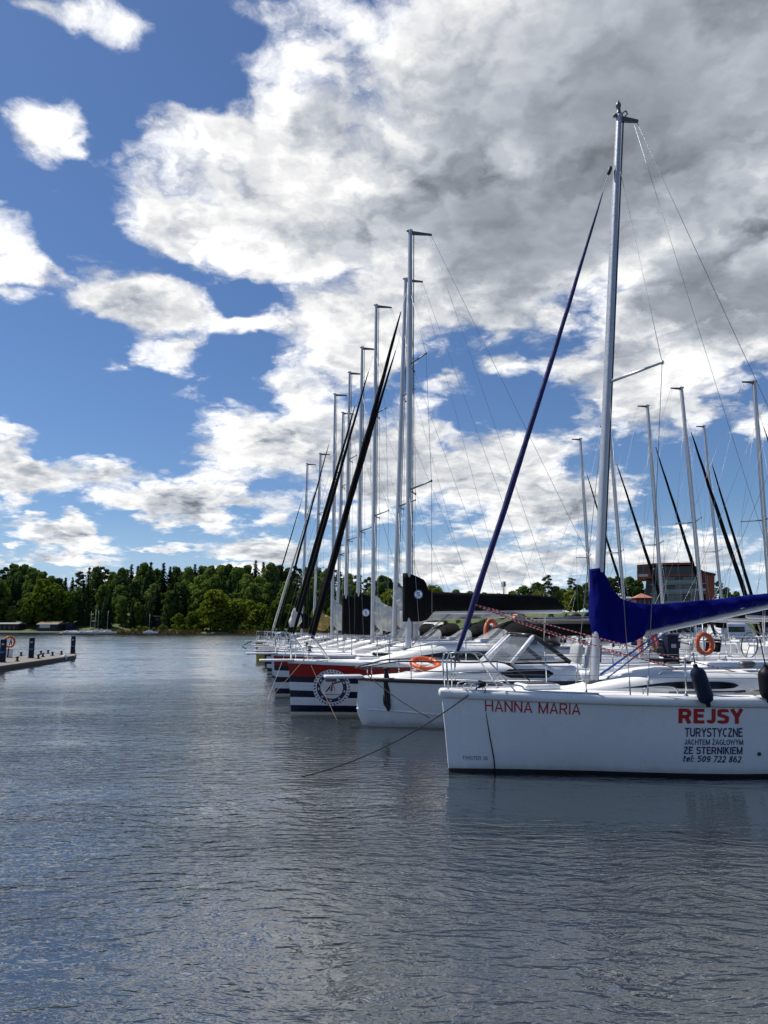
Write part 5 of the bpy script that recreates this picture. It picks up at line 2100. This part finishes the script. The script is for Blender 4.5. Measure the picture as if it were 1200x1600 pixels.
def trunk_mb(h, r, seed, limbs=()):
    rnd = random.Random(seed)
    mb = MB()
    pts, bx, by = [], 0, 0
    for i in range(7):
        f = i / 6
        pts.append((bx, by, h * f - .4))
        bx += rnd.uniform(-.12, .12)
        by += rnd.uniform(-.12, .12)
    mb.tube(pts, [r * (1.25 - 1.1 * (i / 6)) for i in range(7)], seg=7)
    for z, c in limbs:
        mb.tube([(0, 0, z), tuple(Vector((0, 0, z)).lerp(c, .5) + Vector((0, 0, .15))), tuple(c)], [r * .38, r * .28, r * .12], seg=5)
    return mb


PROTO = {}


def make_proto(kind, k):
    root = empty(kind, (0, 0, -200))
    sd = hash(kind) % 97 if False else sum(map(ord, kind)) + k * 17
    if kind in ('broadleaf_tree', 'young_green_tree', 'dark_broadleaf_tree'):
        h, w, b = (17, 4.6, 2.0) if kind == 'broadleaf_tree' else ((11, 4.2, 1.2) if kind == 'young_green_tree' else (18, 4.4, 2.0))
        mbc, lobes = broad_crown(sd, h, w, b, nl=34 if h > 12 else 24, nq=110, s=.46 if h > 12 else .38)
        lm = [(max(1.5, c.z - 1.6), c) for c, r in lobes[::4]]
        mbc.build('crown', {'broadleaf_tree': LEAF, 'young_green_tree': LEAFY, 'dark_broadleaf_tree': LEAFD}[kind], root)
        trunk_mb(h * .85, .26, sd, lm).build('trunk', BARK, root)
    elif kind == 'spruce':
        spruce_crown(sd, 22, 5.0, 1.2, .52).build('crown', SPRUCE, root)
        trunk_mb(19, .22, sd).build('trunk', BARK, root)
    elif kind == 'pine':
        m_, lm = pine_crown(sd, 20, 4.0, 8.0 if k else 6.5, .40)
        m_.build('crown', PINE, root)
        trunk_mb(19, .24, sd, lm).build('trunk', BARKP, root)
    elif kind == 'shrub':
        mbc, lobes = broad_crown(sd, 3.6, 2.5, .4, nl=13, nq=100, s=.24)
        mbc.build('crown', LEAFY if k else LEAF, root)
        trunk_mb(2.2, .08, sd, [(.4, c) for c, r in lobes[::3]]).build('trunk', BARK, root)
    return root


USED = set()


def tree(kind, k, x, y, sc, label, group, sz=1.0):
    key = (kind, k)
    if key not in PROTO:
        PROTO[key] = make_proto(kind, k)
    p = PROTO[key]
    o = p if key not in USED else copy_tree(p)
    USED.add(key)
    o.location = (x, y, ground_z(x, y) - .15)
    rr = random.Random(int(x * 77 + y * 13))
    o.scale = (sc, sc, sc * sz)
    o.rotation_euler = (0, 0, rr.uniform(0, 6.28))
    tag(o, label, 'shrub' if kind == 'shrub' else 'tree', group)
    return o


TL = {'broadleaf_tree': 'leafy mid-green tree in the wood on the far shore', 'dark_broadleaf_tree': 'dark leafy tree in the wood on the far shore',
      'spruce': 'dark pointed spruce in the wood on the far shore', 'pine': 'tall pine with a bare trunk in the wood on the far shore',
      'young_green_tree': 'low yellow-green tree at the edge of the far water', 'shrub': 'small bush at the edge of the far water'}
WG = 'trees of the wood on the far shore'
rnd = random.Random(41)


def far_tree(px, top, t, kind, k=None, wide=1.0):
    """a tree whose top stands at the pixel (px, top) and whose foot is t metres behind the waterline"""
    d = 405 + t
    for _ in range(4):
        x = (px - 600) / F_PX * d * math.cos(0)
        d = shore_y(x) + t
    x = at(px, top, d).x
    zt = at(px, top, d).z
    gz = ground_z(x, d)
    H0 = {'broadleaf_tree': 17.3, 'dark_broadleaf_tree': 18.3, 'spruce': 22, 'pine': 20.4, 'young_green_tree': 11.2, 'shrub': 3.9}[kind]
    s = max(.25, (zt - gz) / H0)
    return tree(kind, rnd.randrange(3) if k is None else k, x, d, s * wide, TL[kind], WG, 1 / wide)


# skyline of the wood: pixel x, pixel y of the top
SKY_L = [(-60, 885), (-30, 882), (-8, 886), (10, 882), (24, 880), (38, 881), (52, 883), (66, 890), (80, 900), (92, 903), (103, 904), (114, 900), (126, 893), (140, 888), (152, 885), (165, 884),
         (178, 890), (192, 886), (206, 880), (216, 882), (227, 878), (236, 876), (246, 886), (256, 878), (266, 886), (276, 884), (286, 890), (296, 886), (305, 882), (317, 881), (330, 882), (345, 880), (358, 879),
         (372, 882), (386, 880), (400, 875), (412, 880), (424, 878), (436, 882), (450, 884), (464, 883), (480, 886), (496, 884), (512, 888), (528, 890), (545, 893), (560, 896), (576, 898)]
SPR = {216, 236, 256, 305, 266, 412, 206, 103, 114, 140}
for i, (px, top) in enumerate(SKY_L):
    kind = 'spruce' if (px in SPR) else rnd.choice(['broadleaf_tree', 'dark_broadleaf_tree', 'dark_broadleaf_tree', 'pine'])
    if px == 400:
        kind = 'spruce'
    far_tree(px, top + rnd.uniform(-2, 2), rnd.uniform(62, 100), kind, wide=.85 if kind != 'spruce' else 1.0)
for i in range(74):   # second rank down the slope
    px = -75 + i * 9.3 + rnd.uniform(-5, 5)
    far_tree(px, interp(px, SKY_L) + rnd.uniform(14, 34), rnd.uniform(30, 58), rnd.choice(['spruce', 'dark_broadleaf_tree', 'spruce', 'broadleaf_tree', 'pine', 'spruce']), wide=.9)
for i in range(54):   # third rank
    px = -75 + i * 12.6 + rnd.uniform(-6, 6)
    far_tree(px, rnd.uniform(918, 940), rnd.uniform(24, 36), rnd.choice(['dark_broadleaf_tree', 'broadleaf_tree', 'spruce', 'spruce', 'pine']), wide=1.0)
for px, top in ((330, 935), (350, 940), (372, 935), (392, 938), (318, 948), (338, 920), (300, 955), (408, 942), (430, 938), (452, 944), (280, 958), (470, 948), (495, 950), (520, 946), (20, 945), (45, 925), (70, 905), (84, 912), (540, 950), (560, 948)):
    far_tree(px, top, rnd.uniform(26, 32) if px < 130 else rnd.uniform(8, 15), 'young_green_tree' if px > 60 else 'broadleaf_tree', wide=1.1)
for i in range(30):
    px = 180 + i * 13 + rnd.uniform(-4, 4)
    far_tree(px, rnd.uniform(974, 982), rnd.uniform(2.5, 6), 'shrub')
# reeds along the water
mb = MB()
for i in range(2600):
    x = rnd.uniform(-165, -20)
    if noise.noise(Vector((x * .05, 3, 0))) < -.18:
        continue
    y = shore_y(x) + rnd.uniform(-1.2, 1.6)
    hh = rnd.uniform(1.1, 2.3)
    w = rnd.uniform(.10, .22)
    a = rnd.uniform(0, 3.14)
    o = len(mb.v)
    ca, sa = math.cos(a) * w, math.sin(a) * w
    mb.v += [(x - ca, y - sa, -.1), (x + ca, y + sa, -.1), (x + ca * .4 + rnd.uniform(-.2, .2), y + sa * .4, hh), (x - ca * .4, y - sa * .4, hh * .9)]
    mb.f.append((o, o + 1, o + 2, o + 3))
    mb.m.append(0)
    mb.s.append(False)
ro = mb.build('reeds', REED)
tag(ro, 'pale dry reeds along the far waterline', 'reeds', kind='stuff')

# right-hand shore
RG = 'trees behind the marina on the right'


def near_tree(px, top, d, kind, k=None, wide=1.0, label=None):
    p = at(px, top, d)
    gz = ground_z(p.x, d)
    H0 = {'broadleaf_tree': 17.3, 'dark_broadleaf_tree': 18.3, 'spruce': 22, 'pine': 20.4, 'young_green_tree': 11.2, 'shrub': 3.9}[kind]
    s = max(.2, (p.z - gz) / H0)
    L_ = {'broadleaf_tree': 'leafy green tree behind the marina', 'dark_broadleaf_tree': 'dark leafy tree behind the marina', 'pine': 'tall pine standing above the trees behind the marina',
          'spruce': 'dark spruce behind the marina', 'young_green_tree': 'pale green bushy tree behind the marina', 'shrub': 'bush on the grass bank behind the marina'}
    return tree(kind, rnd.randrange(3) if k is None else k, p.x, d, s * wide, L_[kind], RG, 1 / wide)


for px, top, d, kind, wd in ((600, 897, 300, 'dark_broadleaf_tree', 1.0), (618, 908, 300, 'broadleaf_tree', 1.0), (612, 920, 280, 'young_green_tree', 1.0), (640, 925, 300, 'broadleaf_tree', 1.1),
                            (660, 918, 300, 'young_green_tree', 1.2), (676, 913, 300, 'young_green_tree', 1.1), (690, 922, 300, 'broadleaf_tree', 1.1), (712, 920, 310, 'broadleaf_tree', 1.2), (735, 922, 310, 'broadleaf_tree', 1.2),
                            (757, 924, 310, 'dark_broadleaf_tree', 1.2), (778, 926, 310, 'broadleaf_tree', 1.2), (800, 922, 300, 'broadleaf_tree', 1.2), (818, 914, 290, 'broadleaf_tree', 1.3), (838, 908, 290, 'dark_broadleaf_tree', 1.3),
                            (855, 896, 285, 'pine', .9), (842, 922, 270, 'young_green_tree', 1.2), (868, 914, 285, 'broadleaf_tree', 1.1), (880, 918, 290, 'dark_broadleaf_tree', 1.1), (893, 901, 285, 'pine', .85), (891, 921, 270, 'young_green_tree', 1.2), (900, 926, 268, 'broadleaf_tree', 1.3), (848, 926, 268, 'broadleaf_tree', 1.3),
                            (904, 912, 285, 'dark_broadleaf_tree', 1.0), (918, 908, 290, 'dark_broadleaf_tree', 1.0), (934, 905, 290, 'broadleaf_tree', 1.0), (950, 900, 290, 'dark_broadleaf_tree', 1.1), (966, 898, 290, 'pine', 1.0),
                            (982, 899, 295, 'dark_broadleaf_tree', 1.1), (996, 904, 295, 'broadleaf_tree', 1.1), (1122, 905, 290, 'pine', .9), (1134, 916, 290, 'broadleaf_tree', 1.0), (1150, 922, 290, 'dark_broadleaf_tree', 1.0),
                            (1172, 926, 300, 'broadleaf_tree', 1.1), (1200, 928, 300, 'broadleaf_tree', 1.1), (1230, 920, 300, 'dark_broadleaf_tree', 1.1), (1270, 922, 300, 'broadleaf_tree', 1.1)):
    near_tree(px, top, d, kind, None, wd)
for i in range(26):
    px = 600 + i * 13 + rnd.uniform(-5, 5)
    d = shore_y(at(px, 980, 240).x) + rnd.uniform(4, 30)
    near_tree(px, rnd.uniform(962, 976), d, rnd.choice(['shrub', 'shrub', 'young_green_tree']), None, 1.1)

# ------------------------------------------------------------------ buildings
BRICK = mat('red brown facade panels', (0.27, 0.056, 0.036), .7, var=.12, vscale=.5)
BRICKD = mat('dark red timber', (0.085, 0.016, 0.016), .7, var=.15)
ROOFR = mat('pale red roof sheet', (0.42, 0.16, 0.11), .6, var=.1)
BGLASS = mat('blue grey window glass', (0.040, 0.066, 0.080), .12, var=.45, vscale=.6, spec=.8)
DARKW = mat('dark recess glass', (0.012, 0.014, 0.018), .2, var=.3)
SLAB = mat('grey balcony slab', (0.24, 0.25, 0.26), .7)
MULL = mat('grey window mullion', (0.12, 0.14, 0.155), .5)
PLAST = mat('pale plaster', (0.52, 0.50, 0.46), .8, var=.06)
NAVYB = mat('navy painted boards', (0.014, 0.022, 0.055), .7, var=.2)
TANR = mat('tan roof felt', (0.22, 0.17, 0.12), .9, var=.15)
PURP = mat('dark stained boards', (0.022, 0.014, 0.020), .8, var=.3)
GREENH = mat('pale greenish glass', (0.42, 0.50, 0.47), .25, var=.1)


def face_frame(px, d):
    return at(px, 944, d)


bd = 226.0


def bpt(px, py, dd=0.0):
    p = at(px, py, bd)
    return Vector((p.x, bd + dd, p.z))


broot = empty('apartment_building', (bpt(1056, 944).x, bd, 0))
broot.rotation_euler = (0, 0, R(-19))
tag(broot, 'dark red and glass apartment building rising behind the masts', 'building')
bo = broot.location.copy()


def bprism(outline, d0, d1, name, m, parent=None, mi=0):
    mb = MB()
    f = [bpt(x, y, d0) - bo for x, y in outline]
    b = [bpt(x, y, d1) - bo for x, y in outline]
    mb.rings([f, b], smooth=False, flip=True)
    return mb.build(name, m, parent or broot)


wall = bprism([(1022, 950), (1022, 888), (1060, 886), (1078, 886), (1092, 894), (1112, 898), (1112, 950)], 1.6, 16, 'wall', BRICK)
bprism([(1008, 950), (1012, 904), (1022, 904), (1022, 950)], 2.4, 15, 'stair_wing', mat('dark green grey cladding', (.035, .05, .048), .5, var=.2))
bx_ = bprism([(998.5, 903), (998, 881), (1020, 880), (1022, 903)], 0.0, 14, 'corner_bay', BRICK)
for x0, x1 in ((1000.5, 1008), (1009.2, 1015)):
    w_ = bprism([(x0, 894.5), (x0, 884), (x1, 884), (x1, 894.5)], -.08, 0.0, 'window', DARKW, bx_)
bprism([(1000.5, 900), (1000.5, 896), (1015, 896), (1015, 900)], -.10, 0.0, 'bay_balcony', PLAST, bx_)
bprism([(1020, 882), (1020, 879), (1077, 879.5), (1085, 886), (1083, 888), (1076, 882.5)], .2, 15, 'roof_edge', BRICK)
bprism([(1036, 879), (1036, 877.4), (1062, 877.2), (1062, 879)], 4, 10, 'roof_plant', SLAB)
bprism([(1080, 882), (1096, 893), (1113.5, 897.5), (1113.5, 900), (1095, 896), (1080, 885)], .6, 16, 'roof_slope', BRICKD)
top_ = bprism([(1024, 898), (1024, 884), (1079, 885), (1089, 893), (1089, 898)], 1.4, 1.6, 'top_storey_glazing', DARKW)
bprism([(1020, 900.6), (1020, 898), (1092, 898), (1092, 900.6)], .3, 1.6, 'top_storey_slab', BRICK)
for fl, (y0, y1) in enumerate(((911.5, 901), (926, 913.5), (944, 928))):
    for k in range(6):
        x0 = 1021.5 + k * 11.3
        g_ = bprism([(x0, y1), (x0, y0), (x0 + 10.6, y0), (x0 + 10.6, y1)][::-1], 1.42, 1.6, 'window', BGLASS if (k + fl) % 3 else DARKW)
        mm = MB()
        for q in (x0 + 3.5, x0 + 7.1):
            p = bpt(q, (y0 + y1) / 2) - bo
            mm.box((p.x, 1.36, p.z), (.07, .08, abs(bpt(0, y0).z - bpt(0, y1).z)))
        p = bpt(x0 + 5.3, (y0 + y1) / 2 - 1) - bo
        mm.box((p.x, 1.38, p.z), (2.0, .06, .10))
        mm.build('mullion', MULL, g_)
    s_ = bprism([(1018, y0 + 2.0), (1018, y0 + .4), (1100, y0 + .4), (1100, y0 + 2.0)], .1, 1.6, 'balcony', SLAB)
    bprism([(1040, y0 + .2), (1040, y0 - 5), (1086, y0 - 5), (1086, y0 + .2)], .12, .20, 'balustrade', mat('balcony glass', (.25, .32, .35), .1, alpha=.45, spec=.8), s_)
bprism([(1100, 944), (1100, 899), (1112, 900), (1112, 944)], .8, 1.6, 'end_wall', mat('rust red cladding', (0.27, 0.062, 0.032), .7, var=.1, vscale=.4))
bprism([(1083, 920), (1083, 924), (1099, 924), (1099, 920)][::-1], .5, .7, 'parasol_panel', PLAST)


def house(name, label, px0, px1, y_eave, y_base, y_ridge, d, wallm, roofm, depth=6.0, hip=False, win=2, cat='house', gable=False, door=True):
    a, b = at(px0, y_base, d), at(px1, y_base, d)
    root = empty(name, ((a.x + b.x) / 2, d, a.z), 0)
    tag(root, label, cat)
    W = (b.x - a.x) / 2
    hz = at(px0, y_eave, d).z - a.z
    rz = at(px0, y_ridge, d).z - a.z
    mb = MB()
    lowz = -1.5
    mb.rings([[Vector((-W, 0, lowz)), Vector((W, 0, lowz)), Vector((W, depth, lowz)), Vector((-W, depth, lowz))], [Vector((-W, 0, hz)), Vector((W, 0, hz)), Vector((W, depth, hz)), Vector((-W, depth, hz))]], smooth=False)
    if gable:
        mb.add([(-W, 0, hz), (W, 0, hz), (0, 0, rz), (-W, depth, hz), (W, depth, hz), (0, depth, rz)], [(0, 1, 2), (5, 4, 3)], 0, False)
    mb.build('wall', wallm, root)
    mb = MB()
    e = .35
    if gable:
        for sd in (-1, 1):
            mb.rings([[Vector((sd * (W + e), -e, hz - e * .8)), Vector((sd * (W + e), depth + e, hz - e * .8))], [Vector((0, -e, rz + .06)), Vector((0, depth + e, rz + .06))]], closed=False, smooth=False)
            mb.rings([[Vector((sd * (W + e), -e, hz - e * .8 + .16)), Vector((sd * (W + e), depth + e, hz - e * .8 + .16))], [Vector((0, -e, rz + .22)), Vector((0, depth + e, rz + .22))]], closed=False, smooth=False)
    elif hip:
        c = Vector((0, depth / 2, rz))
        q = [Vector((-W - e, -e, hz)), Vector((W + e, -e, hz)), Vector((W + e, depth + e, hz)), Vector((-W - e, depth + e, hz))]
        mb.add(q + [c], [(0, 1, 4), (1, 2, 4), (2, 3, 4), (3, 0, 4), (3, 2, 1, 0)], 0, False)
    else:
        q0 = [Vector((-W - e, -e, hz)), Vector((W + e, -e, hz)), Vector((W + e, depth + e, hz)), Vector((-W - e, depth + e, hz))]
        mb.add(q0 + [Vector((-W - e, depth / 2, rz)), Vector((W + e, depth / 2, rz))], [(0, 1, 5, 4), (2, 3, 4, 5), (0, 4, 3), (1, 2, 5), (3, 2, 1, 0)], 0, False)
    mb.build('roof', roofm, root)
    for k in range(win):
        x = lerp(-W, W, (k + .7) / (win + .4))
        mb = MB()
        mb.box((x, -.03, hz * .55), (W * .9 / max(2, win), .06, hz * .34))
        mb.build('window', DARKW, root)
    if door:
        mb = MB()
        mb.box((W * .82, -.03, hz * .36), (min(.9, W * .3), .07, hz * .68))
        mb.build('door', PURP, root)
    return root


house('house', 'small white gabled house with red roof below the black boom', 804, 824, 966, 977, 956.5, 232, PLAST, ROOFR, 9, gable=True, win=3)
house('kiosk', 'red kiosk with pale red pyramid roof beside the apartment building', 995, 1020, 934, 950, 926.5, 205, BRICKD, ROOFR, 4.2, hip=True, win=3)
house('pavilion', 'low pale glass pavilion left of the red kiosk', 958, 988, 935, 945, 931.5, 238, GREENH, SLAB, 6, win=5)
house('house', 'pale tan house with flat roof on the bank under the pines', 848, 868, 938, 948, 936.5, 262, PLAST, SLAB, 6, win=3)
house('marquee', 'long white marquee roof behind the sprayhoods', 640, 692, 977, 984, 972, 265, WHITEF, WHITEF, 8, win=0, cat='tent', door=False)
bh = house('boathouse', 'navy boathouse with tan roof on the far shore', 57, 89, 975.5, 987, 970.5, 415, NAVYB, TANR, 12, win=0)
mb = MB()
mb.box((-1.2, -.06, 3.0), (5.6, .10, 2.0))
mb.build('sign', mat('off white board', (.55, .55, .52), .7), bh)
house('shed', 'dark open boat shed at the left edge of the far shore', -6, 27, 975, 987, 972.5, 416, PURP, mat('grey tarpaulin', (.22, .23, .25), .8), 9, win=4, cat='shed')
house('shed', 'small navy shed half hidden behind far tree trunks', 101, 112, 976, 986, 973.5, 422, NAVYB, NAVYB, 6, win=0, cat='shed')
house('cabin', 'dark timber cabin under the trees above the far water', 232, 251, 963, 974, 960.5, 434, PURP, PURP, 8, win=5, cat='cabin')
# landing stage and boats along the far shore
mb = MB()
a, b = at(-10, 988, 403), at(90, 988, 403)
mb.box(((a.x + b.x) / 2, 403.5, .45), (b.x - a.x, 3, .5), bev=.05)
ob = mb.build('jetty', CONC)
tag(ob, 'pale low jetty in front of the far boathouse', 'jetty')


def tiny_yacht(px, d, L, mast, label, kind='sailboat', mm=WHITE):
    p = at(px, 990, d)
    fr = Frame(p.x, d, R(10))
    root = empty(kind, fr.o, R(rnd.uniform(-20, 40)))
    tag(root, label, kind, 'small boats moored at the far shore')
    H = Hull(L, L * .33, .9, .8)
    H.mesh([(.1, 1), (1, 0)]).build('hull', [mm, NAVY], root)
    H.deck(.1, 12).build('deck', DECKW, root)
    mb = MB()
    mb.box((L * .45, 0, 1.15), (L * .42, L * .2, .6), bev=.15)
    mb.build('cabin', WHITE, root)
    if mast:
        mb = MB()
        mb.tube([(L * .4, 0, .9), (L * .42, 0, mast)], [.10, .07], seg=6)
        mb.build('mast', ALU, root)
        mb = MB()
        mb.tube([(L * .42, 0, 2.2), (L * .9, 0, 2.3)], .22, seg=6)
        mb.build('furled_sail', BLUEF if px % 2 else WHITEF, root)


for px, L, mast, lab in ((98, 6, 0, 'small white boat moored nearest the far boathouse'), (108, 7, 0, 'white day boat by the far shed'), (119, 7, 0, 'low white boat second along the far mooring'),
                         (131, 7.5, 11.5, 'small white yacht moored third from the right of the far masts'), (138, 7.5, 12.5, 'small white yacht with the tallest of the far masts'),
                         (143.5, 7, 11.8, 'small white yacht moored in the thick of the far masts'), (157, 8, 11.8, 'white yacht moored alone at the right of the far boats')):
    tiny_yacht(px, 399, L, mast, lab, 'sailboat' if mast else 'motorboat')
tiny_yacht(223, 398, 7.5, 10, 'lone small white yacht in the reeds below the dark cabin')
# cruisers lying further out between the dock and the right-hand bank
def cruiser(px, d, L, hh, label, dark):
    p = at(px, 990, d)
    root = empty('motorboat', (p.x, d, 0), R(rnd.choice((8, 190)) + rnd.uniform(-8, 8)))
    tag(root, label, 'motorboat', 'cruisers moored off the right-hand bank')
    H = Hull(L, L * .32, 1.3, 1.1, full=.45, p=.7, wl0=.5)
    H.mesh([(.12, 1), (1, 0)]).build('hull', [WHITE, NAVY], root)
    H.deck(.1, 14).build('deck', DECKW, root)
    mb = MB()
    rs = []
    for x, w, h in ((L * .22, .5, .1), (L * .32, .9, .9), (L * .42, 1.0, hh - 1.3), (L * .72, 1.0, hh - 1.25), (L * .80, .95, hh - 1.5)):
        w *= L * .125
        rs.append([Vector((x, -w, 1.2)), Vector((x, -w * .92, 1.2 + h * .85)), Vector((x, -w * .7, 1.2 + h)), Vector((x, w * .7, 1.2 + h)), Vector((x, w * .92, 1.2 + h * .85)), Vector((x, w, 1.2))])
    mb.rings(rs)
    cab = mb.build('cabin', NAVYF if dark else WHITE, root, auto=40)
    for sd in (-1, 1):
        mb = MB()
        mb.box((L * .58, sd * L * .122, 1.2 + (hh - 1.3) * .52), (L * .26, .06, (hh - 1.3) * .34), bev=.02)
        mb.build('window', DGLASS, cab)
    mb = MB()
    mb.tube([(L * .03, 0, 2.0), (L * .2, -L * .13, 2.05), (L * .45, -L * .155, 1.95)], .02, seg=5)
    mb.tube([(L * .03, 0, 2.0), (L * .2, L * .13, 2.05), (L * .45, L * .155, 1.95)], .02, seg=5)
    mb.build('bow_rail', STEEL, root)


for px, d, L, hh, lab, dk_ in ((955, 92, 9, 3.0, 'white cruiser showing just right of the nearest mast under the blue cover', False),
                               (1048, 84, 9, 2.9, 'cruiser with dark canopy between the blue pedestal and the whole orange ring', True),
                               (1078, 100, 10, 3.3, 'white cruiser directly left of the whole orange ring', False),
                               (1132, 80, 9, 2.9, 'white cruiser right of the whole orange ring', False),
                               (1165, 96, 10, 3.3, 'dark-topped cruiser near the right picture edge under the boom', True),
                               (1198, 88, 9, 3.0, 'white cruiser cut by the right picture edge under the boom', False),
                               (700, 110, 9, 3.0, 'white cruiser seen over the sprayhoods left of the rolled blue jib', False),
                               (748, 118, 10, 3.2, 'dark-topped cruiser behind the rolled blue jib of the nearest yacht', True),
                               (835, 112, 10, 3.2, 'white cruiser below the white gabled house', False),
                               (884, 104, 9, 3.1, 'dark-topped cruiser left of the nearest mast above the black hardtop', True)):
    cruiser(px, d, L, hh, lab, dk_)
# lattice mast on the skyline
tw = at(788, 950, 330)
root = empty('telecom_mast', (tw.x, 330, ground_z(tw.x, 330)))
tag(root, 'thin lattice telecom mast on the skyline above the black boom', 'mast')
th = at(788, 908, 330).z - root.location.z
mb = MB()
for k in range(3):
    a = k * 2.094
    mb.tube([(.75 * math.cos(a), .75 * math.sin(a), 0), (.35 * math.cos(a), .35 * math.sin(a), th)], .09, seg=5)
for i in range(14):
    z0, z1 = th * i / 14, th * (i + 1) / 14
    for k in range(3):
        a, b = k * 2.094, (k + 1) * 2.094
        r0, r1 = lerp(.75, .35, i / 14), lerp(.75, .35, (i + 1) / 14)
        mb.tube([(r0 * math.cos(a), r0 * math.sin(a), z0), (r1 * math.cos(b), r1 * math.sin(b), z1)], .05, seg=4)
mb.build('lattice', DSTEEL, root)
for k in range(3):
    mb = MB()
    a = k * 2.094 + .5
    mb.box((.8 * math.cos(a), .8 * math.sin(a), th - 1.3), (.45, .3, 2.2), bev=.08)
    mb.build('antenna_panel', SLAB, root)
